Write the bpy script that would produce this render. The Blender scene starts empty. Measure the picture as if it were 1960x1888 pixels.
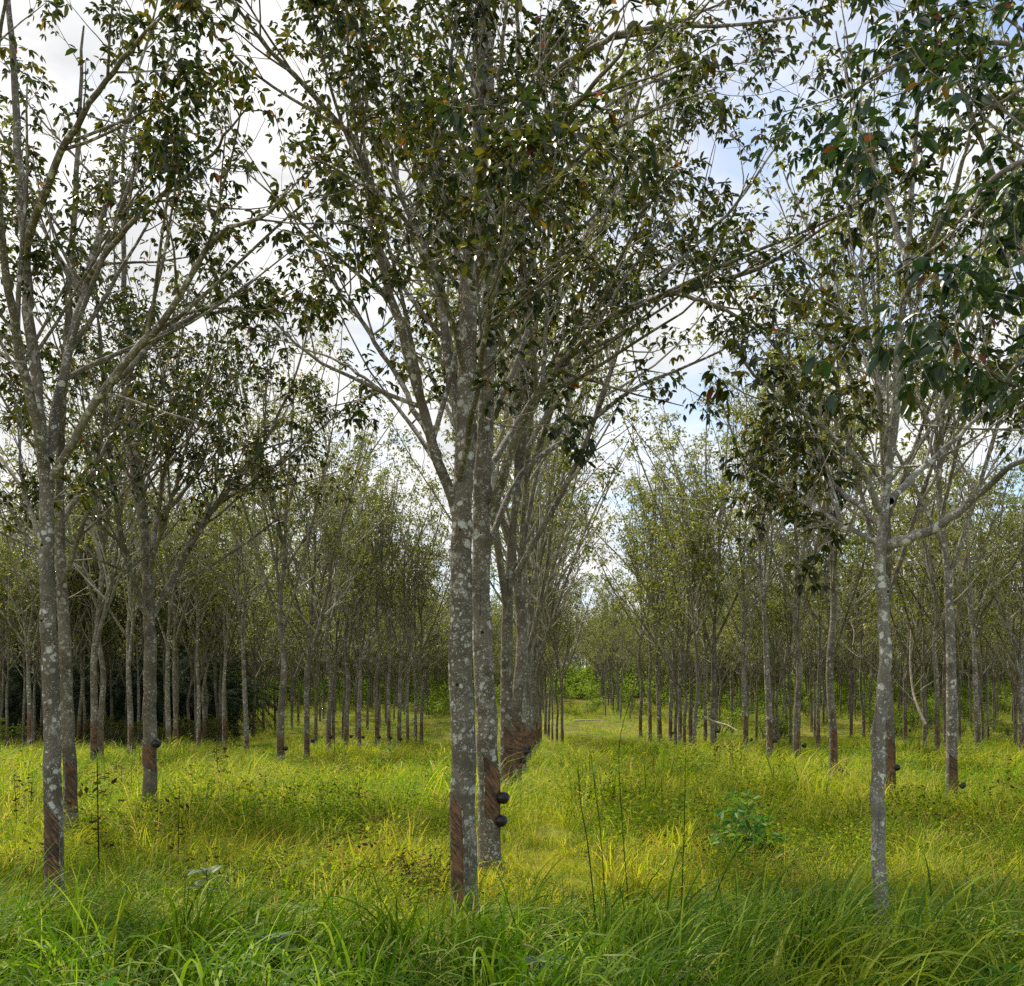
import bpy, math, random
import numpy as np

random.seed(7)
SC = bpy.context.scene
COL = SC.collection
HOR, F, CX, CAMZ = 1365.0, 1960.0, 980.0, 1.9

# ------------------------------------------------------------------ ground shape
def gz(x, y):
    x = np.asarray(x, float); y = np.asarray(y, float)
    h = 0.07*np.sin(x*0.55+1.3)*np.sin(y*0.41+0.4) + 0.05*np.sin(x*1.3+y*0.9)
    h = h*np.clip((y-9)/8, 0, 1)
    far = np.clip(y-58, 0, None)
    return h + 0.042*far*np.clip(far/30, 0, 1)*np.clip(1-(far-110)/500, 0.3, 1)

def at(px, py, Y):
    """world point seen in the photograph's direction at depth Y"""
    return np.array([(px-CX)/F*Y, Y, CAMZ-(py-HOR)/F*Y])

def base_of(px, py, g=0.33):
    Y = (CAMZ-g)*F/(py-HOR)
    if Y > 58: Y = 58+(Y-58)*0.6
    x = (px-CX)/F*Y
    return x, Y, float(gz(x, Y))

def nrm(v):
    return v/np.maximum(np.linalg.norm(v, axis=-1, keepdims=True), 1e-9)

# ------------------------------------------------------------------ mesh helpers
def mesh_np(name, V, faces, mat, smooth=False, attrs=None, mats=None, midx=None):
    """faces: list of int arrays [n,k]; attrs: {name: (domain, values)}"""
    me = bpy.data.meshes.new(name)
    V = np.asarray(V, np.float32)
    me.vertices.add(len(V)); me.vertices.foreach_set('co', V.ravel())
    nl = sum(f.size for f in faces); npl = sum(len(f) for f in faces)
    me.loops.add(nl); me.polygons.add(npl)
    me.loops.foreach_set('vertex_index', np.concatenate([f.ravel() for f in faces]).astype(np.int32))
    tot = np.concatenate([np.full(len(f), f.shape[1]) for f in faces])
    st = np.concatenate([[0], np.cumsum(tot)[:-1]])
    me.polygons.foreach_set('loop_start', st.astype(np.int32))
    if smooth: me.polygons.foreach_set('use_smooth', np.ones(npl, bool))
    for m in (mats or [mat]): me.materials.append(m)
    if midx is not None: me.polygons.foreach_set('material_index', np.asarray(midx, np.int32))
    me.update(calc_edges=True)
    for k, (dom, val) in (attrs or {}).items():
        a = me.attributes.new(k, 'FLOAT', dom); a.data.foreach_set('value', np.asarray(val, np.float32))
    return me

def link(name, me, parent=None, loc=None):
    o = bpy.data.objects.new(name, me); COL.objects.link(o)
    if parent: o.parent = parent
    if loc is not None: o.location = loc
    return o

def tag(o, label=None, cat=None, group=None, kind=None):
    if label: o['label'] = label
    if cat: o['category'] = cat
    if group: o['group'] = group
    if kind: o['kind'] = kind
    return o

def thing(name, label, cat, loc, group=None, rz=0, s=1):
    o = link(name, None, None, loc); o.rotation_euler = (0, 0, rz); o.scale = (s, s, s)
    o.empty_display_size = .2
    return tag(o, label, cat, group)

class Geo:
    """collects quads/tris of tubes"""
    def __init__(s): s.V = []; s.F4 = []; s.MI = []; s.n = 0
    def tubes(s, P, R, k, mi=0):
        n, m, _ = P.shape
        if n == 0: return
        T = np.empty_like(P); T[:, 1:-1] = P[:, 2:]-P[:, :-2]; T[:, 0] = P[:, 1]-P[:, 0]; T[:, -1] = P[:, -1]-P[:, -2]
        T = nrm(T)
        mean = nrm(P[:, -1]-P[:, 0])
        ref = np.where(np.abs(mean[:, 2:3]) > .8, np.array([[1., 0, 0]]), np.array([[0, 0, 1.]]))
        U = nrm(np.cross(T, ref[:, None, :])); W = np.cross(T, U)
        a = np.arange(k)*2*math.pi/k
        ring = P[:, :, None, :] + R[:, :, None, None]*(np.cos(a)[None, None, :, None]*U[:, :, None, :]+np.sin(a)[None, None, :, None]*W[:, :, None, :])
        s.V.append(ring.reshape(-1, 3))
        i0 = s.n + np.arange(n)[:, None, None]*m*k
        j = np.arange(m-1)[None, :, None]*k; c = np.arange(k)[None, None, :]; c2 = (c+1) % k
        s.F4.append(np.stack([i0+j+c, i0+j+c2, i0+j+k+c2, i0+j+k+c], -1).reshape(-1, 4))
        s.MI.append(np.full(len(s.F4[-1]), mi)); s.n += n*m*k
    def quads(s, V, F):
        s.V.append(np.asarray(V, float)); s.F4.append(np.asarray(F)+s.n); s.MI.append(np.zeros(len(F))); s.n += len(V)
    def mesh(s, name, mat, smooth=True, mat2=None):
        V = np.concatenate(s.V); mi = np.concatenate(s.MI)
        return mesh_np(name, V, s.F4, mat, smooth, mats=[mat, mat2 or mat], midx=mi)

# ------------------------------------------------------------------ node materials
def new_mat(name):
    m = bpy.data.materials.new(name); m.use_nodes = True
    nt = m.node_tree; nt.nodes.clear()
    return m, nt
def N(nt, t, **kw):
    n = nt.nodes.new(t)
    for k, v in kw.items():
        if k.startswith('i_'):
            key = k[2:]
            n.inputs[int(key) if key.isdigit() else key.replace('_', ' ')].default_value = v
        else: setattr(n, k, v)
    return n
def L(nt, a, b): nt.links.new(a, b)
def mixc(nt, fac, a, b, mode='MIX'):
    n = nt.nodes.new('ShaderNodeMix'); n.data_type = 'RGBA'; n.blend_type = mode
    for s, v in ((0, fac), (6, a), (7, b)):
        if isinstance(v, bpy.types.NodeSocket): L(nt, v, n.inputs[s])
        else: n.inputs[s].default_value = v if s == 0 else (*v, 1)
    return n.outputs[2]
def ramp(nt, src, stops, interp='LINEAR'):
    n = nt.nodes.new('ShaderNodeValToRGB'); n.color_ramp.interpolation = interp
    cr = n.color_ramp
    while len(cr.elements) < len(stops): cr.elements.new(.5)
    for e, (p, c) in zip(cr.elements, stops):
        e.position = p; e.color = (*c, 1) if len(c) == 3 else c
    L(nt, src, n.inputs[0]); return n.outputs[0]
def mapr(nt, src, a, b, c=0., d=1., smooth=True):
    n = nt.nodes.new('ShaderNodeMapRange'); n.interpolation_type = 'SMOOTHSTEP' if smooth else 'LINEAR'
    L(nt, src, n.inputs[0])
    for i, v in zip((1, 2, 3, 4), (a, b, c, d)): n.inputs[i].default_value = v
    return n.outputs[0]
def math_(nt, op, a, b=None):
    n = nt.nodes.new('ShaderNodeMath'); n.operation = op
    for i, v in ((0, a), (1, b)):
        if v is None: continue
        if isinstance(v, bpy.types.NodeSocket): L(nt, v, n.inputs[i])
        else: n.inputs[i].default_value = v
    return n.outputs[0]
def coords(nt, scale=(1, 1, 1), rnd=True):
    tc = N(nt, 'ShaderNodeTexCoord'); v = tc.outputs['Object']
    if rnd:
        oi = N(nt, 'ShaderNodeObjectInfo')
        c = N(nt, 'ShaderNodeVectorMath', operation='MULTIPLY_ADD')
        cmb = N(nt, 'ShaderNodeCombineXYZ'); L(nt, oi.outputs['Random'], cmb.inputs[0]); L(nt, oi.outputs['Random'], cmb.inputs[2])
        L(nt, cmb.outputs[0], c.inputs[0]); c.inputs[1].default_value = (31, 0, 57); L(nt, v, c.inputs[2]); v = c.outputs[0]
    mp = N(nt, 'ShaderNodeMapping'); mp.inputs['Scale'].default_value = scale; L(nt, v, mp.inputs[0])
    return v, mp.outputs[0]
def noise(nt, vec, scale, detail=4, rough=.6, dist=0):
    n = N(nt, 'ShaderNodeTexNoise'); L(nt, vec, n.inputs['Vector'])
    n.inputs['Scale'].default_value = scale; n.inputs['Detail'].default_value = detail
    n.inputs['Roughness'].default_value = rough; n.inputs['Distortion'].default_value = dist
    return n.outputs[0]

def bark_mat(name, dark, mid, lichen, amt=1.0, moss=.5):
    m, nt = new_mat(name)
    v, vv = coords(nt)
    st = N(nt, 'ShaderNodeMapping'); st.inputs['Scale'].default_value = (14, 14, 1.6); L(nt, v, st.inputs[0])
    hs = N(nt, 'ShaderNodeMapping'); hs.inputs['Scale'].default_value = (5, 5, 34); L(nt, v, hs.inputs[0])
    big = noise(nt, v, 2.2, 5, .65)
    fine = noise(nt, v, 34, 5, .7)
    fis = noise(nt, st.outputs[0], 1, 5, .7, .4)
    hor = noise(nt, hs.outputs[0], 1, 3, .6)
    c = mixc(nt, mapr(nt, big, .35, .68), dark, mid)
    c = mixc(nt, mapr(nt, hor, .55, .75, 0, .45), c, tuple(x*.62 for x in dark))
    c = mixc(nt, mapr(nt, fine, .55, .75, 0, .5), c, tuple(min(1, x*1.25) for x in mid))
    mo = noise(nt, v, 5.5, 4, .7)
    c = mixc(nt, mapr(nt, mo, .56, .70, 0, moss), c, (.070, .072, .034))
    # crust lichens: round pale spots of two sizes, in patches
    wob = N(nt, 'ShaderNodeVectorMath', operation='MULTIPLY_ADD')
    nn = N(nt, 'ShaderNodeTexNoise'); L(nt, v, nn.inputs['Vector']); nn.inputs['Scale'].default_value = 22; nn.inputs['Detail'].default_value = 4
    L(nt, nn.outputs[1], wob.inputs[0]); wob.inputs[1].default_value = (.07, .07, .07); L(nt, v, wob.inputs[2])
    for sc, r0, r1, lo in ((13, .28, .40, .43), (26, .26, .36, .46), (7.5, .22, .33, .46), (62, .24, .34, .40)):
        vo = N(nt, 'ShaderNodeTexVoronoi'); vo.inputs['Scale'].default_value = sc; L(nt, wob.outputs[0], vo.inputs['Vector'])
        vo.inputs['Randomness'].default_value = 1
        spot = mapr(nt, vo.outputs['Distance'], r0, r1, 1, 0)
        pick = mapr(nt, math_(nt, 'FRACT', math_(nt, 'MULTIPLY', vo.outputs['Color'], 1.0)), .35, .6)
        msk = mapr(nt, noise(nt, v, 3.1+sc*.05, 3, .6), lo, lo+.12)
        f = math_(nt, 'MULTIPLY', math_(nt, 'MULTIPLY', spot, msk), math_(nt, 'MULTIPLY', pick, amt))
        c = mixc(nt, f, c, lichen)
    c = mixc(nt, math_(nt, 'MULTIPLY', math_(nt, 'MULTIPLY', mapr(nt, noise(nt, v, 9, 8, .78, .5), .53, .60), mapr(nt, noise(nt, v, 1.9, 3, .6), .42, .6)), .8*amt), c, tuple(x*.8 for x in lichen))
    c = mixc(nt, mapr(nt, fis, .60, .72, 0, .5), c, tuple(x*.4 for x in dark))
    crk = N(nt, 'ShaderNodeMapping'); crk.inputs['Scale'].default_value = (30, 30, 2.2); L(nt, v, crk.inputs[0])
    ck = noise(nt, crk.outputs[0], 1, 3, .6, .6); c = mixc(nt, mapr(nt, ck, .68, .74, 0, .85), c, (.018, .015, .012))
    stn = noise(nt, v, 1.3, 6, .7); c = mixc(nt, mapr(nt, stn, .54, .66, 0, .45), c, tuple(x*.55 for x in dark))
    b = N(nt, 'ShaderNodeBump'); b.inputs['Strength'].default_value = .8; b.inputs['Distance'].default_value = .018
    L(nt, math_(nt, 'ADD', fine, math_(nt, 'MULTIPLY', fis, -1.2)), b.inputs['Height'])
    p = N(nt, 'ShaderNodeBsdfPrincipled'); p.inputs['Roughness'].default_value = .88; p.inputs['Specular IOR Level'].default_value = .25
    L(nt, c, p.inputs['Base Color']); L(nt, b.outputs[0], p.inputs['Normal'])
    o = N(nt, 'ShaderNodeOutputMaterial'); L(nt, p.outputs[0], o.inputs[0])
    return m

def leaf_mat(name, stops, transl=.4, rough=.42, attr='rnd', inst=None, spec=.5, tcol=1.35):
    m, nt = new_mat(name)
    a = N(nt, 'ShaderNodeAttribute', attribute_name=attr)
    c = ramp(nt, a.outputs['Fac'], stops)
    if inst:
        b = N(nt, 'ShaderNodeAttribute', attribute_name='tint', attribute_type='INSTANCER')
        for lo, hi, col in inst:
            c = mixc(nt, mapr(nt, b.outputs['Fac'], lo, hi, 0, .75), c, col)
    p = N(nt, 'ShaderNodeBsdfPrincipled'); p.inputs['Roughness'].default_value = rough
    p.inputs['Specular IOR Level'].default_value = spec
    L(nt, c, p.inputs['Base Color'])
    t = N(nt, 'ShaderNodeBsdfTranslucent')
    tc = mixc(nt, 1.0, c, (tcol, tcol*1.02, tcol*.55), 'MULTIPLY'); L(nt, tc, t.inputs[0])
    mx = N(nt, 'ShaderNodeMixShader'); mx.inputs[0].default_value = transl
    L(nt, p.outputs[0], mx.inputs[1]); L(nt, t.outputs[0], mx.inputs[2])
    o = N(nt, 'ShaderNodeOutputMaterial'); L(nt, mx.outputs[0], o.inputs[0])
    return m

def plain_mat(name, col, rough=.6, var=.3, scale=20, spec=.4):
    m, nt = new_mat(name); v, _ = coords(nt)
    c = mixc(nt, mapr(nt, noise(nt, v, scale, 4), .35, .7), tuple(x*(1-var) for x in col), tuple(min(1, x*(1+var)) for x in col))
    p = N(nt, 'ShaderNodeBsdfPrincipled'); p.inputs['Roughness'].default_value = rough; p.inputs['Specular IOR Level'].default_value = spec
    L(nt, c, p.inputs['Base Color'])
    o = N(nt, 'ShaderNodeOutputMaterial'); L(nt, p.outputs[0], o.inputs[0]); return m

def panel_mat():
    m, nt = new_mat('tapped_bark'); v, _ = coords(nt)
    big = noise(nt, v, 6, 4, .6); fine = noise(nt, v, 60, 4, .7)
    sp_ = N(nt, 'ShaderNodeSeparateXYZ'); L(nt, v, sp_.inputs[0])
    def lin(a, b, c_):
        return math_(nt, 'ADD', math_(nt, 'ADD', math_(nt, 'MULTIPLY', sp_.outputs[0], a), math_(nt, 'MULTIPLY', sp_.outputs[1], b)), math_(nt, 'MULTIPLY', sp_.outputs[2], c_))
    cb = N(nt, 'ShaderNodeCombineXYZ'); L(nt, lin(62, 20, 48), cb.inputs[0]); L(nt, lin(4, 0, -5), cb.inputs[1]); L(nt, lin(0, 5, 0), cb.inputs[2])
    strk = noise(nt, cb.outputs[0], 1, 4, .7)
    c = mixc(nt, mapr(nt, big, .35, .65), (.05, .034, .022), (.17, .088, .044))
    c = mixc(nt, mapr(nt, strk, .52, .64, 0, .9), c, (.30, .165, .08))
    c = mixc(nt, mapr(nt, strk, .48, .36, 0, .9), c, (.022, .016, .012))
    c = mixc(nt, mapr(nt, fine, .6, .75, 0, .5), c, (.2, .15, .1))
    low = mapr(nt, math_(nt, 'ADD', sp_.outputs[2], math_(nt, 'MULTIPLY', big, .5)), .6, 1.15, 1, 0)
    c = mixc(nt, math_(nt, 'MULTIPLY', low, mapr(nt, strk, .38, .52, .2, .8)), c, (.33, .175, .075))
    p = N(nt, 'ShaderNodeBsdfPrincipled'); p.inputs['Roughness'].default_value = .85
    b = N(nt, 'ShaderNodeBump'); b.inputs['Strength'].default_value = .5; b.inputs['Distance'].default_value = .006
    L(nt, strk, b.inputs['Height']); L(nt, b.outputs[0], p.inputs['Normal'])
    L(nt, c, p.inputs['Base Color'])
    o = N(nt, 'ShaderNodeOutputMaterial'); L(nt, p.outputs[0], o.inputs[0]); return m

BARK = bark_mat('rubber_bark', (.115, .098, .074), (.215, .19, .15), (.58, .59, .54))
BARKW = bark_mat('pale_rubber_bark', (.15, .135, .11), (.30, .285, .25), (.68, .70, .67), 1.0, .4)
BARKD = bark_mat('brown_rubber_bark', (.095, .078, .055), (.185, .16, .12), (.44, .44, .38), .8, .6)
PANEL = panel_mat()
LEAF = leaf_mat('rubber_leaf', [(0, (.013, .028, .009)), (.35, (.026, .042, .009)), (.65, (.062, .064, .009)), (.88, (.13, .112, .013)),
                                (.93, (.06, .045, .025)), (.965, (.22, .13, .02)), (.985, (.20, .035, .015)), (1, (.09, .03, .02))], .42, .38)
LEAFDARK = leaf_mat('shaded_rubber_leaf', [(0, (.012, .034, .016)), (.5, (.024, .055, .022)), (.85, (.05, .08, .02)), (.95, (.09, .09, .02)), (1, (.16, .04, .02))], .25, .4)  # rubber leaf again; the near boughs' shade is put into a darker colour
LEAFFAR = leaf_mat('rubber_leaf_sunlit', [(0, (.065, .095, .018)), (.4, (.125, .148, .026)), (.75, (.195, .20, .034)), (.95, (.28, .25, .05)), (1, (.22, .12, .05))], .5, .42)  # rubber leaf again; sunlight on far crowns is put into a lighter colour
PALMLEAF = leaf_mat('shaded_palm_leaf', [(0, (.007, .014, .006)), (.7, (.014, .027, .010)), (1, (.03, .05, .016))], .1, .85, spec=.06)  # near-black leaf colour carries the shade of the palm belt
SHRUBLEAF = leaf_mat('shrub_leaf', [(0, (.08, .15, .012)), (.5, (.17, .26, .018)), (.9, (.28, .34, .03)), (1, (.32, .27, .06))], .45, .5, spec=.3)
SAPLEAF = leaf_mat('sapling_leaf', [(0, (.04, .12, .022)), (.5, (.09, .23, .035)), (.88, (.18, .34, .06)), (1, (.42, .52, .34))], .42, .5, spec=.25)
FERNLEAF = leaf_mat('feathery_leaf', [(0, (.03, .075, .03)), (1, (.06, .13, .045))], .3, .5)
WEEDM = leaf_mat('dry_weed', [(0, (.030, .024, .010)), (.7, (.075, .06, .018)), (1, (.13, .12, .025))], .2, .8, spec=.05)
HERB = leaf_mat('low_herb', [(0, (.06, .13, .006)), (.5, (.15, .23, .010)), (.85, (.27, .33, .018)), (1, (.32, .24, .05))], .45, .7, spec=.08)
MEADOW = leaf_mat('meadow_grass_blade', [(0, (.055, .12, .005)), (.30, (.15, .24, .007)), (.60, (.28, .345, .010)), (.84, (.44, .46, .025)), (.90, (.56, .51, .13)), (1, (.32, .19, .07))], .45, .6,
                  inst=[(.5, 1.0, (.36, .32, .028)), (.40, .0, (.085, .20, .008))], spec=.12, tcol=1.45)
TALL = leaf_mat('tall_grass_blade', [(0, (.030, .090, .005)), (.4, (.095, .195, .008)), (.7, (.17, .275, .014)), (.87, (.34, .42, .07)), (.93, (.42, .40, .16)), (1, (.52, .40, .20))], .38, .5,
                inst=[(.6, 1.0, (.32, .34, .02))], spec=.16, tcol=1.45)
CUPM = plain_mat('black_rubber_cup', (.008, .008, .009), .38, .4, 30, .5)
LATEX = plain_mat('dried_latex', (.55, .52, .44), .5, .2, 40)
WIRE = plain_mat('rusty_wire', (.05, .035, .025), .6)
TWIG = plain_mat('twig_bark', (.33, .305, .25), .8, .3, 6, .25)  # pale twigs; the light they catch is put into the colour
DEAD = plain_mat('bleached_dead_wood', (.42, .37, .29), .8, .3, 8)
HOLE = plain_mat('dark_knot', (.016, .012, .009), .9)

# ------------------------------------------------------------------ tree growth
def spline(ctrl, m):
    """Catmull-Rom through control points, m samples"""
    C = np.asarray(ctrl, float); C = np.vstack([2*C[0]-C[1], C, 2*C[-1]-C[-2]])
    n = len(C)-3; t = np.linspace(0, n-1e-6, m); i = t.astype(int); f = (t-i)[:, None]
    p0, p1, p2, p3 = C[i], C[i+1], C[i+2], C[i+3]
    return .5*((2*p1)+(-p0+p2)*f+(2*p0-5*p1+4*p2-p3)*f**2+(-p0+3*p1-3*p2+p3)*f**3)

def ramify(P, R, rng, dens, tmin, ratio, ang, up, m, lo, hi, rfac=.6, noise_=.12, rmin=.0022):
    n, mm, _ = P.shape
    Ls = np.linalg.norm(np.diff(P, axis=1), axis=2).sum(1)
    cnt = rng.poisson(Ls*dens*(1-tmin)); pi = np.repeat(np.arange(n), cnt); k = len(pi)
    if k == 0: return np.zeros((0, m, 3)), np.zeros((0, m))
    t = rng.uniform(tmin, 1, k); x = t*(mm-1); i = np.minimum(x.astype(int), mm-2); f = (x-i)
    pos = P[pi, i]*(1-f[:, None])+P[pi, i+1]*f[:, None]
    rp = R[pi, i]*(1-f)+R[pi, i+1]*f
    T = nrm(P[pi, i+1]-P[pi, i])
    perp = nrm(np.cross(T, rng.normal(size=(k, 3))))
    a = np.radians(rng.uniform(ang[0], ang[1], k))[:, None]
    d = nrm(np.cos(a)*T+np.sin(a)*perp)
    ln = np.clip(Ls[pi]*ratio*(1.25-t)*rng.uniform(.55, 1.3, k), lo, hi)
    out = np.empty((k, m, 3)); out[:, 0] = pos; st = (ln/(m-1))[:, None]
    for j in range(1, m):
        d = nrm(d+np.array([0, 0, up/(m-1)])+rng.normal(size=(k, 3))*noise_)
        out[:, j] = out[:, j-1]+d*st
    r0 = np.minimum(rp*rfac, ln*.011+.0025)
    rr = r0[:, None]*np.linspace(1, .3, m)[None]
    return out, np.maximum(rr, rmin)

def leaves(P, rng, k, size, along=0.0, droop=.55):
    """clusters of three-leaflet leaves at the twig ends; returns V, F, rnd"""
    n = len(P)
    if n == 0: return None
    kk = rng.poisson(k, n); pi = np.repeat(np.arange(n), kk); N_ = len(pi)
    d0 = nrm(P[:, -1]-P[:, -2])[pi]
    s = 1-along*rng.uniform(0, 1, N_)**1.5
    x = s*(P.shape[1]-1); i = np.minimum(x.astype(int), P.shape[1]-2); f = (x-i)[:, None]
    pos = P[pi, i]*(1-f)+P[pi, i+1]*f
    pd = nrm(d0*.5+nrm(rng.normal(size=(N_, 3)))*.95+np.array([0, 0, .05]))
    tip = pos+pd*(rng.uniform(.6, 1.7, N_)*size)[:, None]
    side = nrm(np.cross(pd, rng.normal(size=(N_, 3))*.35+np.array([0, 0, 1])))
    cl_r = rng.uniform(0, 1, n)[pi]
    Vs, Rn = [], []
    for sg in (-1, 0, 1):
        dr = nrm(pd*.75+side*sg*.85+np.array([0, 0, -1])*(droop*rng.uniform(.4, 1.9, N_))[:, None]+rng.normal(size=(N_, 3))*.16)
        ln = (size*rng.uniform(.72, 1.2, N_)*(1.0 if sg == 0 else .88))[:, None]
        w = nrm(np.cross(dr, rng.normal(size=(N_, 3))*.55+np.array([0, 0, 1])))*ln*.215
        nn = np.cross(w, dr)*.35
        b = tip; bend = np.array([0, 0, -.07])*ln
        Vs.append(np.stack([b, b+dr*ln*.30+w*.95+nn, b+dr*ln*.70+w*.85+nn+bend*.5, b+dr*ln+bend*2, b+dr*ln*.70-w*.85+nn+bend*.5, b+dr*ln*.30-w*.95+nn], 1))
        r = np.clip(cl_r*.55+rng.uniform(0, .45, N_), 0, 1)*.9
        red = rng.uniform(0, 1, N_) > .965
        Rn.append(np.where(red, rng.uniform(.9, 1, N_), r))
    V = np.concatenate(Vs).reshape(-1, 3); nl = 3*N_
    b = np.arange(nl)[:, None]*6
    Fa = np.concatenate([b+np.array([[0, 1, 2, 3]]), b+np.array([[0, 3, 4, 5]])], 1).reshape(-1, 4)
    return V, Fa, np.repeat(np.concatenate(Rn), 2)

def leaf_mesh(name, parts, mat):
    V, Fs, R, n = [], [], [], 0
    for p in parts:
        if p is None: continue
        V.append(p[0]); Fs.append(p[1]+n); R.append(p[2]); n += len(p[0])
    return mesh_np(name, np.concatenate(V), [np.concatenate(Fs)], mat, False, {'rnd': ('FACE', np.concatenate(R))})

def flare(path, r):
    z = path[:, 2]-path[0, 2]
    return r*(1+.35*np.exp(-z/.16))

def panel_mesh(name, path, rad, th0, th1, z0, z1, slope, mat, nth=14, nz=90, groove=.0035):
    """tapped bark panel that wraps the trunk between two angles; its lower and upper edges run diagonally"""
    th = np.linspace(th0, th1, nth); u = np.linspace(0, 1, nz)
    z = path[:, 2]
    V = []
    for a_i, a in enumerate(th):
        s = (a_i/(nth-1)-.5)*slope
        zz = z0+s+(z1-z0)*u
        cx = np.interp(zz, z, path[:, 0]); cy = np.interp(zz, z, path[:, 1]); r = np.interp(zz, z, rad)
        edge = min(a_i, nth-1-a_i) == 0
        saw = ((zz-s*1.9)*28) % 1.0
        off = np.where(edge, -.004, .004+groove*saw)
        off = off.copy(); off[0] = off[-1] = -.004
        V.append(np.stack([cx+(r+off)*math.cos(a), cy+(r+off)*math.sin(a), zz], 1))
    V = np.concatenate(V)
    i = np.arange(nth-1)[:, None]*nz; j = np.arange(nz-1)[None]
    Fq = np.stack([i+j, i+nz+j, i+nz+j+1, i+j+1], -1).reshape(-1, 4)
    return mesh_np(name, V, [Fq], mat, True)

def knot_mesh(name, path, rad, a, z, h, w):
    """an old branch scar: a ring of swollen bark lips round a dark hollow"""
    c = np.array([np.interp(z, path[:, 2], path[:, 0]), np.interp(z, path[:, 2], path[:, 1]), z]); r = float(np.interp(z, path[:, 2], rad))
    n = np.array([math.cos(a), math.sin(a), 0]); t = np.array([-math.sin(a), math.cos(a), 0]); up = np.array([0, 0, 1.])
    V = []; k = 14
    for s, off in ((1.25, -.004), (1.0, .006), (.7, .008), (.4, .006), (.02, .004)):
        for q in range(k):
            an = 2*math.pi*q/k; s = s*(.8+.22*math.sin(q*2.3+z*9)+.14*math.sin(q*1.1+z*31)); s = max(s, .01)
            V.append(c+n*(r+off-(math.cos(an)*w*s)**2/(2*r))+t*math.cos(an)*w*s+up*math.sin(an)*h*s)
    Fq = []
    for l in range(4):
        for q in range(k): Fq.append((l*k+q, l*k+(q+1) % k, (l+1)*k+(q+1) % k, (l+1)*k+q))
    return mesh_np(name, np.array(V), [np.array(Fq)], HOLE, True)

def hero(label, Y, trunk, limbs, r0, rtop, seed, bark=BARK, leaf_k=3.9, size=.088, dens=(2.5, 3.2, 3.0), panel=None, knots=(), name='rubber_tree', leafmat=None, sides=14, tl=.3, group='rubber trees of the plantation'):
    """a tree whose trunk and main limbs were measured: trunk [(px,py)], limbs [[(px,py,dY)...], r]"""
    rng = np.random.default_rng(seed)
    pts = np.array([at(p[0], p[1], Y+(p[2] if len(p) > 2 else 0)) for p in trunk])
    bx, by = pts[0, 0], Y; bz = float(gz(bx, by))
    pts[0, 2] = bz-.15
    O = np.array([bx, by, bz])
    root = thing(name, label, 'tree', tuple(O), group)
    path = spline(pts-O, 44); tt = np.linspace(0, 1, 44)
    rad = r0*(1-tt)**.68+rtop; rad = flare(path, rad)
    wob = rng.normal(size=(44, 3))*.008; wob[:, 2] = 0; wob[:3] = 0; path = path+wob
    g = Geo(); g.tubes(path[None], rad[None], sides)
    sub = [(path[None, 16:], rad[None, 16:]*.8)]
    lv = []
    def twigs(g, P, R, tmin):
        c2, r2 = ramify(P, R, rng, dens[0], tmin, .36, (25, 65), .40, 7, .5, 2.4, .55, .08)
        c3, r3 = ramify(c2, r2, rng, dens[1], .2, .42, (25, 60), .3, 5, .25, 1.1)
        c4, r4 = ramify(c3, r3, rng, dens[2], .25, .5, (25, 65), .15, 4, .12, .5)
        g.tubes(c2, r2, 5); g.tubes(c3, r3, 4, 1); g.tubes(c4, r4, 3, 1)
        lv.append(leaves(c4, rng, leaf_k, size, .45)); lv.append(leaves(c3, rng, leaf_k*1.4, size, .45)); lv.append(leaves(c2, rng, leaf_k, size, .15))
    twigs(g, path[None, 14:], rad[None, 14:]*.6, tl)
    link('trunk', g.mesh('trunk', bark, True, TWIG), root)
    for spec in limbs:
        c, rr = spec[0], spec[1]; tmin = spec[2] if len(spec) > 2 else .22
        lp = spline(np.array([at(q[0], q[1], Y+q[2]) for q in c])-O, 22)
        lp[1:-1] += rng.normal(size=(20, 3))*.008; rr = rr*.78
        lr = rr*(1-np.linspace(0, 1, 22))**.75+.006
        # side limbs so each bough spreads in depth as well
        gl = Geo(); gl.tubes(lp[None], lr[None], 8)
        bl, br = ramify(lp[None], lr[None], rng, 1.05, .15, .6, (16, 40), .5, 12, 1.2, 4.2, .6, .05)
        gl.tubes(bl, br, 6)
        twigs(gl, lp[None], lr[None], tmin); twigs(gl, bl, br, .2)
        link('limb', gl.mesh('limb', bark, True, TWIG), root)
    link('crown', leaf_mesh('crown', lv, leafmat or LEAF), root)
    if panel:
        pm = panel_mesh('tapped_panel', path, rad, *panel, PANEL); pn_ = link('tapped_panel', pm, root)
        a = np.empty(len(pm.vertices)*3, np.float32); pm.vertices.foreach_get('co', a); a = a.reshape(14, 90, 3)
        ax = np.stack([np.interp(a[..., 2], path[:, 2], path[:, 0]), np.interp(a[..., 2], path[:, 2], path[:, 1]), a[..., 2]], -1)
        a = a+nrm(a-ax)*.006
        gl = Geo()
        for e in (a[0, ::3], a[13, ::3], a[:, 89], a[:, 0]):
            q = spline(e, 40)+rng.normal(size=(40, 3))*.0015; gl.tubes(q[None], np.full((1, 40), .0075)*(1+.3*np.sin(np.arange(40)*1.7))[None], 6)
        link('bark_lip', gl.mesh('bark_lip', bark), pn_)
    for kn in knots: link('knot', knot_mesh('knot', path, rad, *kn), root)
    root['_p'] = 0; del root['_p']
    return root, path+O, rad

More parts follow.
